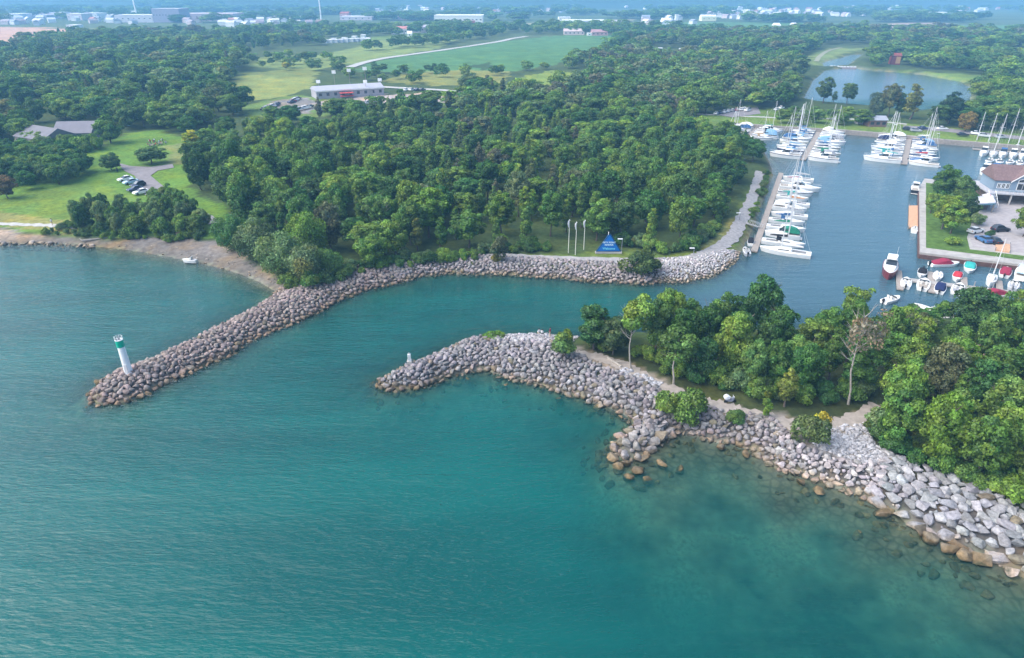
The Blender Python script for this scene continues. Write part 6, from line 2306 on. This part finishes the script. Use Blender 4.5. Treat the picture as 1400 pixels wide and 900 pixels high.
# flat roofed shelter
pf = P([(1326, 283), (1352, 281), (1357, 291), (1330, 293)], QZ)
cx_, cy_ = sum(a[0] for a in pf) / 4, sum(a[1] for a in pf) / 4
o = thing('shelter', "flat white roofed shelter with teal edge in front of the boathouse", 'shelter', (cx_, cy_, QZ))
mb = MB()
mb.prism([(a[0] - cx_, a[1] - cy_) for a in pf], 2.6, 2.9)
mb.build('roof', M("flat_roof_white", (0.6, 0.6, 0.62), 0.8, var=0.2), o)
mb = MB()
mb.prism([((a[0] - cx_) * 1.03, (a[1] - cy_) * 1.03) for a in pf], 2.3, 2.62)
mb.build('fascia', M("teal_fascia", (0.12, 0.25, 0.30), 0.7), o)
for a in pf:
    mb = MB()
    mb.box(((a[0] - cx_) * 0.9, (a[1] - cy_) * 0.9, 1.15), (0.25, 0.25, 2.3))
    mb.build('post', WOOD, o)
mb = MB()
mb.box((0, 0.5, 1.0), (3, 1.2, 2.0))
mb.build('counter', M("counter_brown", (0.15, 0.10, 0.09), 0.8), o)
# parasol on the terrace
p = G(1349, 272, QZ + 2.0)
o = thing('parasol', "white parasol with a red mark beside the boathouse stair", 'parasol', (p.x, p.y, QZ))
mb = MB()
mb.cyl((0, 0, 0), (0, 0, 3.6), 0.05, n=6)
mb.build('pole', ALU, o)
mb = MB()
mb.cyl((0, 0, 2.9), (0, 0, 3.6), 1.5, 0.05, 8, caps=False)
mb.build('canopy', CLOTH, o, color=(0.72, 0.7, 0.7))
mb = MB()
mb.add([(-0.2, -0.92, 3.22), (0.25, -0.92, 3.22), (0.2, -0.6, 3.38), (-0.15, -0.6, 3.38)], [(0, 1, 2, 3)])
mb.build('red_mark', M("red_cloth_mark", (0.5, 0.04, 0.05), 0.8), o)

# ------------------------------------------------------------------ the town on the plain
def far(px, py, wpx, hpx, depth, wall, roof, label, cat='building', flat=True, windows=0, rz=0.0, group=None, name='warehouse', rise=3.0, doors=0):
    p = G(px, py, LZ)
    dd = p.y * CP + (CH - LZ) * SP
    L, Hh = wpx * dd / FPX, hpx * dd / FPX / CP
    p2 = p + Vector((0, depth / 2, 0))
    a, b, _ = proj(p2.x, p2.y, LZ)
    return house(a, b, L, depth, Hh, rise, wall, roof, label, cat, rz, group, windows, name, LZ, flat=flat, doors=doors)


far(229, 31, 37, 15, 45, (0.34, 0.32, 0.40), (0.55, 0.55, 0.58), "tall mauve grey industrial block with a pale roof edge", windows=9, name='industrial_block')
far(284, 29, 72, 8, 60, (0.55, 0.44, 0.48), (0.62, 0.52, 0.54), "long low pinkish warehouse beside the tall mauve block", windows=8)
far(184, 31, 52, 8, 50, (0.62, 0.60, 0.62), (0.70, 0.68, 0.70), "pale low warehouse at the foot of the radio mast", windows=7)
far(182, 21, 46, 4, 50, WH, WH, "thin white roofed warehouse behind the pale low one", windows=4)
far(103, 28, 20, 7, 40, (0.72, 0.62, 0.62), WH, "cream building with a round topped outline far to the side", windows=4)
far(126, 26, 16, 6, 40, WH, WH, "bright white building near the tan field", windows=3)
far(76, 25, 14, 6, 40, WH, (0.6, 0.6, 0.66), "white building second along the far road behind the tan field", windows=3)
far(98, 39, 13, 3.5, 20, WH, WH, "small white farm building at the edge of the tan field", windows=3, name='farm_building')
far(55, 26, 18, 4, 40, (0.6, 0.6, 0.68), (0.6, 0.6, 0.66), "pale grey shed at the far end of the far road", windows=3)
far(18, 27, 22, 6, 40, (0.62, 0.66, 0.75), WH, "pale blue shed at the outermost end of the far road", windows=3)
far(627, 34, 66, 10, 60, (0.75, 0.74, 0.68), WH, "big white hall with a red fronted section", windows=12, name='hall')
far(604, 37, 18, 5, 20, WH, WH, "white annexe in front of the big white hall", windows=3, name='annexe')
far(642, 36, 14, 6, 20, (0.42, 0.14, 0.13), (0.45, 0.3, 0.3), "dark red annexe in front of the big white hall", windows=3, name='annexe')
far(628, 37, 22, 4, 16, (0.55, 0.55, 0.62), (0.6, 0.6, 0.66), "pale grey annexe between the white and the red one", windows=4, name='annexe')
far(487, 28, 44, 4, 50, (0.6, 0.52, 0.55), (0.66, 0.62, 0.64), "low pinkish warehouse behind the second radio mast", windows=5)
far(471, 26, 12, 6, 30, (0.58, 0.32, 0.34), RED, "red roofed building among the warehouses", flat=False, name='house', windows=3)
far(395, 28, 60, 3, 50, (0.62, 0.60, 0.62), (0.66, 0.6, 0.62), "thin pale warehouse strip before the second radio mast", windows=5)
far(565, 28, 56, 4, 50, (0.5, 0.4, 0.44), (0.6, 0.48, 0.5), "low mauve warehouse before the big white hall", windows=5)
far(438, 36, 12, 5, 18, (0.32, 0.2, 0.2), BRN, "brown house at the base of the second radio mast", flat=False, name='house', windows=2)
far(493, 46, 13, 5, 12, WH, RED, "white cottage with a red roof at the meadow edge", flat=False, name='cottage', windows=3, doors=1)
far(546, 47, 22, 6, 14, WH, (0.5, 0.2, 0.18), "white barn with a red roof on the meadow", flat=False, name='barn', windows=5, doors=1)
far(560, 50, 6, 3, 8, WH, WH, "small white outbuilding beside the red roofed barn", flat=False, name='outbuilding', windows=1)
far(575, 45, 24, 6, 14, (0.46, 0.40, 0.42), (0.38, 0.36, 0.42), "grey mauve farmhouse among trees behind the barn", flat=False, name='farmhouse', windows=4)
for i in range(9):
    far(444 + i * 7.2, 59.5 - i * 0.35, 6.0, 3.2, 9, WH if i % 3 else (0.55, 0.58, 0.62), (0.68, 0.68, 0.7), f"white trailer, {ORD[i]} in the line along the meadow", name='trailer', cat='trailer', group="white trailers along the meadow")
for i, (px, py) in enumerate([(455, 57), (470, 56), (484, 54), (502, 57), (496, 52)]):
    far(px, py, 6, 3, 9, WH, WH, f"pale trailer, {ORD[i]} behind the line along the meadow", name='trailer', cat='trailer', group="pale trailers behind the meadow line")
far(800, 36, 58, 6, 50, (0.62, 0.62, 0.68), (0.72, 0.72, 0.72), "wide pale warehouse behind the tree row of the green field", windows=9)
far(772, 29, 16, 4, 30, (0.75, 0.75, 0.66), WH, "bright white shed behind the wide pale warehouse", windows=3)
far(842, 37, 26, 6, 30, (0.6, 0.55, 0.58), (0.6, 0.56, 0.6), "mauve warehouse at the end of the wide pale one", windows=4)
far(785, 48, 28, 4, 14, (0.6, 0.50, 0.46), (0.55, 0.42, 0.40), "reddish roofed bungalow at the top of the green field", flat=False, name='bungalow', windows=5)
far(820, 49, 22, 4, 14, (0.5, 0.3, 0.3), (0.38, 0.22, 0.22), "dark red bungalow at the top of the green field", flat=False, name='bungalow', windows=4)
far(806, 49, 6, 2.5, 8, WH, WH, "small white garage between the two bungalows", name='garage', windows=1)
far(873, 47, 16, 3.5, 14, WH, (0.5, 0.5, 0.52), "white house at the edge of the far trees", flat=False, name='house', windows=3)
far(969, 29, 20, 5, 20, (0.78, 0.76, 0.5), WH, "bright cream barn alone in a far green field", flat=False, name='barn', windows=3)
far(912, 31, 12, 3, 20, WH, WH, "white shed alone beyond the trailers", flat=False, name='shed', windows=2)
far(925, 29, 4, 7, 8, WH, WH, "slim white silo building beyond the trailers", name='silo')
far(1283, 25, 34, 6, 40, (0.78, 0.78, 0.66), WH, "brightest long white greenhouse far behind the pond", windows=8, name='greenhouse')
far(1254, 25, 22, 5, 40, (0.74, 0.76, 0.68), (0.7, 0.72, 0.74), "pale greenhouse next to the brightest one", windows=5, name='greenhouse')
far(1311, 22, 6, 5, 14, WH, WH, "small white house past the greenhouses", flat=False, name='house', windows=1)
far(1062, 45, 7, 8, 14, (0.6, 0.62, 0.7), WH, "pale tall house standing above the trees behind the marina", flat=False, name='house', windows=2)
far(1086, 38, 6, 3, 12, WH, WH, "small white house in the field behind the marina", flat=False, name='house', windows=1)
far(1320, 53, 14, 8, 14, (0.58, 0.58, 0.58), (0.52, 0.52, 0.56), "grey house with a pale roof behind the pond trees", flat=False, name='house', windows=3)
far(1342, 54, 9, 4, 12, (0.5, 0.52, 0.56), WH, "white roofed shed beside the grey house behind the pond", flat=False, name='shed', windows=2)
far(1284, 62, 8, 3, 10, WH, WH, "white hut in the trees on the far side of the pond", flat=False, name='hut', windows=1)
r_ = random.Random(9)
for i, (px, py) in enumerate([(838, 74), (848, 73), (876, 76), (886, 72), (902, 70), (906, 77), (912, 73), (920, 76), (933, 71), (940, 72), (946, 70), (974, 68), (1000, 74), (984, 73), (818, 76), (868, 69)]):
    far(px, py, r_.uniform(5, 9), 3.0, 6, WH if r_.random() < 0.7 else (0.5, 0.58, 0.6), (0.66, 0.68, 0.7), f"white caravan, {ORD[i % 14]} in the clearing of the wood behind the marina" if i < 14 else f"white caravan, {ORD[i % 14]} at the near edge of the caravan clearing", name='caravan', cat='caravan', group="caravans in the wood clearing")
TOWN = [  # polygon of streets, how many, palette, words
    ([(960, 27), (1110, 27), (1110, 15), (1000, 13), (960, 20)], 70, "in the dense suburb above the far green field"),
    ([(1110, 25), (1185, 24), (1170, 10), (1110, 13)], 34, "at the suburb's end toward the pond"),
    ([(500, 22), (620, 19), (640, 8), (520, 8)], 26, "scattered at the foot of the hills above the white hall"),
    ([(640, 22), (760, 24), (760, 10), (660, 10)], 22, "scattered at the foot of the hills above the green field"),
    ([(760, 20), (940, 16), (930, 5), (780, 8)], 16, "high on the slope behind the warehouses"),
    ([(0, 36), (100, 34), (190, 34), (190, 24), (100, 20), (0, 24)], 44, "in the town behind the tan field"),
    ([(250, 38), (430, 36), (430, 28), (250, 28)], 30, "between the two radio masts"),
    ([(1190, 22), (1400, 16), (1400, 6), (1200, 10)], 16, "under the hills behind the greenhouses"),
    ([(880, 38), (950, 36), (950, 24), (880, 24)], 10, "in the trees between the warehouses and the cream barn"),
]
for poly, n, words_ in TOWN:
    q = P(poly, LZ)
    xs, ys = [a[0] for a in q], [a[1] for a in q]
    made = 0
    while made < n:
        # even in the picture's depth: step through the polygon on the ground
        x, y = r_.uniform(min(xs), max(xs)), r_.uniform(min(ys), max(ys))
        if not inside(q, np.array([x]), np.array([y]))[0]:
            continue
        a, b, dd = proj(x, y, LZ)
        c = r_.random()
        wall, roof, tone = ((WH, (0.6, 0.6, 0.62), "white") if c < 0.45 else ((0.55, 0.47, 0.45), (0.36, 0.3, 0.32), "brown roofed") if c < 0.7 else ((0.6, 0.6, 0.62), (0.3, 0.32, 0.38), "grey roofed") if c < 0.9 else ((0.6, 0.5, 0.45), (0.42, 0.2, 0.18), "red roofed"))
        lb = f"small {tone} house {words_}"
        house(a, b, r_.uniform(10, 17), r_.uniform(8, 11), r_.uniform(4.5, 6.5), 3.0, wall, roof, lb, 'house', r_.uniform(0, PI), group=lb.replace(' house ', ' houses '), z=LZ)
        made += 1


def radio_mast(px, py, hm, label):
    p = G(px, py, LZ)
    o = thing('radio_mast', label, 'radio mast', (p.x, p.y, LZ))
    mb = MB()
    w_ = p.y * 0.0011
    mb.cyl((0, 0, 0), (0, 0, hm), w_ * 1.15, w_ * 0.6, 6)
    mb.build('mast', M("mast_white_paint", (0.8, 0.8, 0.8), 0.5, var=0.05), o)
    mb = MB()
    for z_ in (0.6, 0.8):
        mb.cyl((-w_ * 1.6, 0, hm * z_), (w_ * 1.6, 0, hm * z_), w_ * 0.5, n=6)
    mb.build('antenna', WHITE, o)
    mb = MB()
    mb.box((0, 0, 1), (6, 6, 3))
    mb.build('base', CONC, o)


radio_mast(188, 26, 90, "white radio mast rising above the pale warehouse")
radio_mast(440, 33, 66, "white radio mast above the brown house")
# ------------------------------------------------------------------ haze
t = NT("haze_air")
pv = t.n('VolumePrincipled')
pv.inputs['Color'].default_value = (0.27, 0.62, 1.0, 1)
pv.inputs['Density'].default_value = 0.00031
pv.inputs['Anisotropy'].default_value = 0.0
t.l(pv.outputs[0], t.out.inputs['Volume'])
mb = MB()
mb.box((0, 2250, 90), (9500, 5200, 200))
hz = mb.build("haze", t.m, kind='stuff')
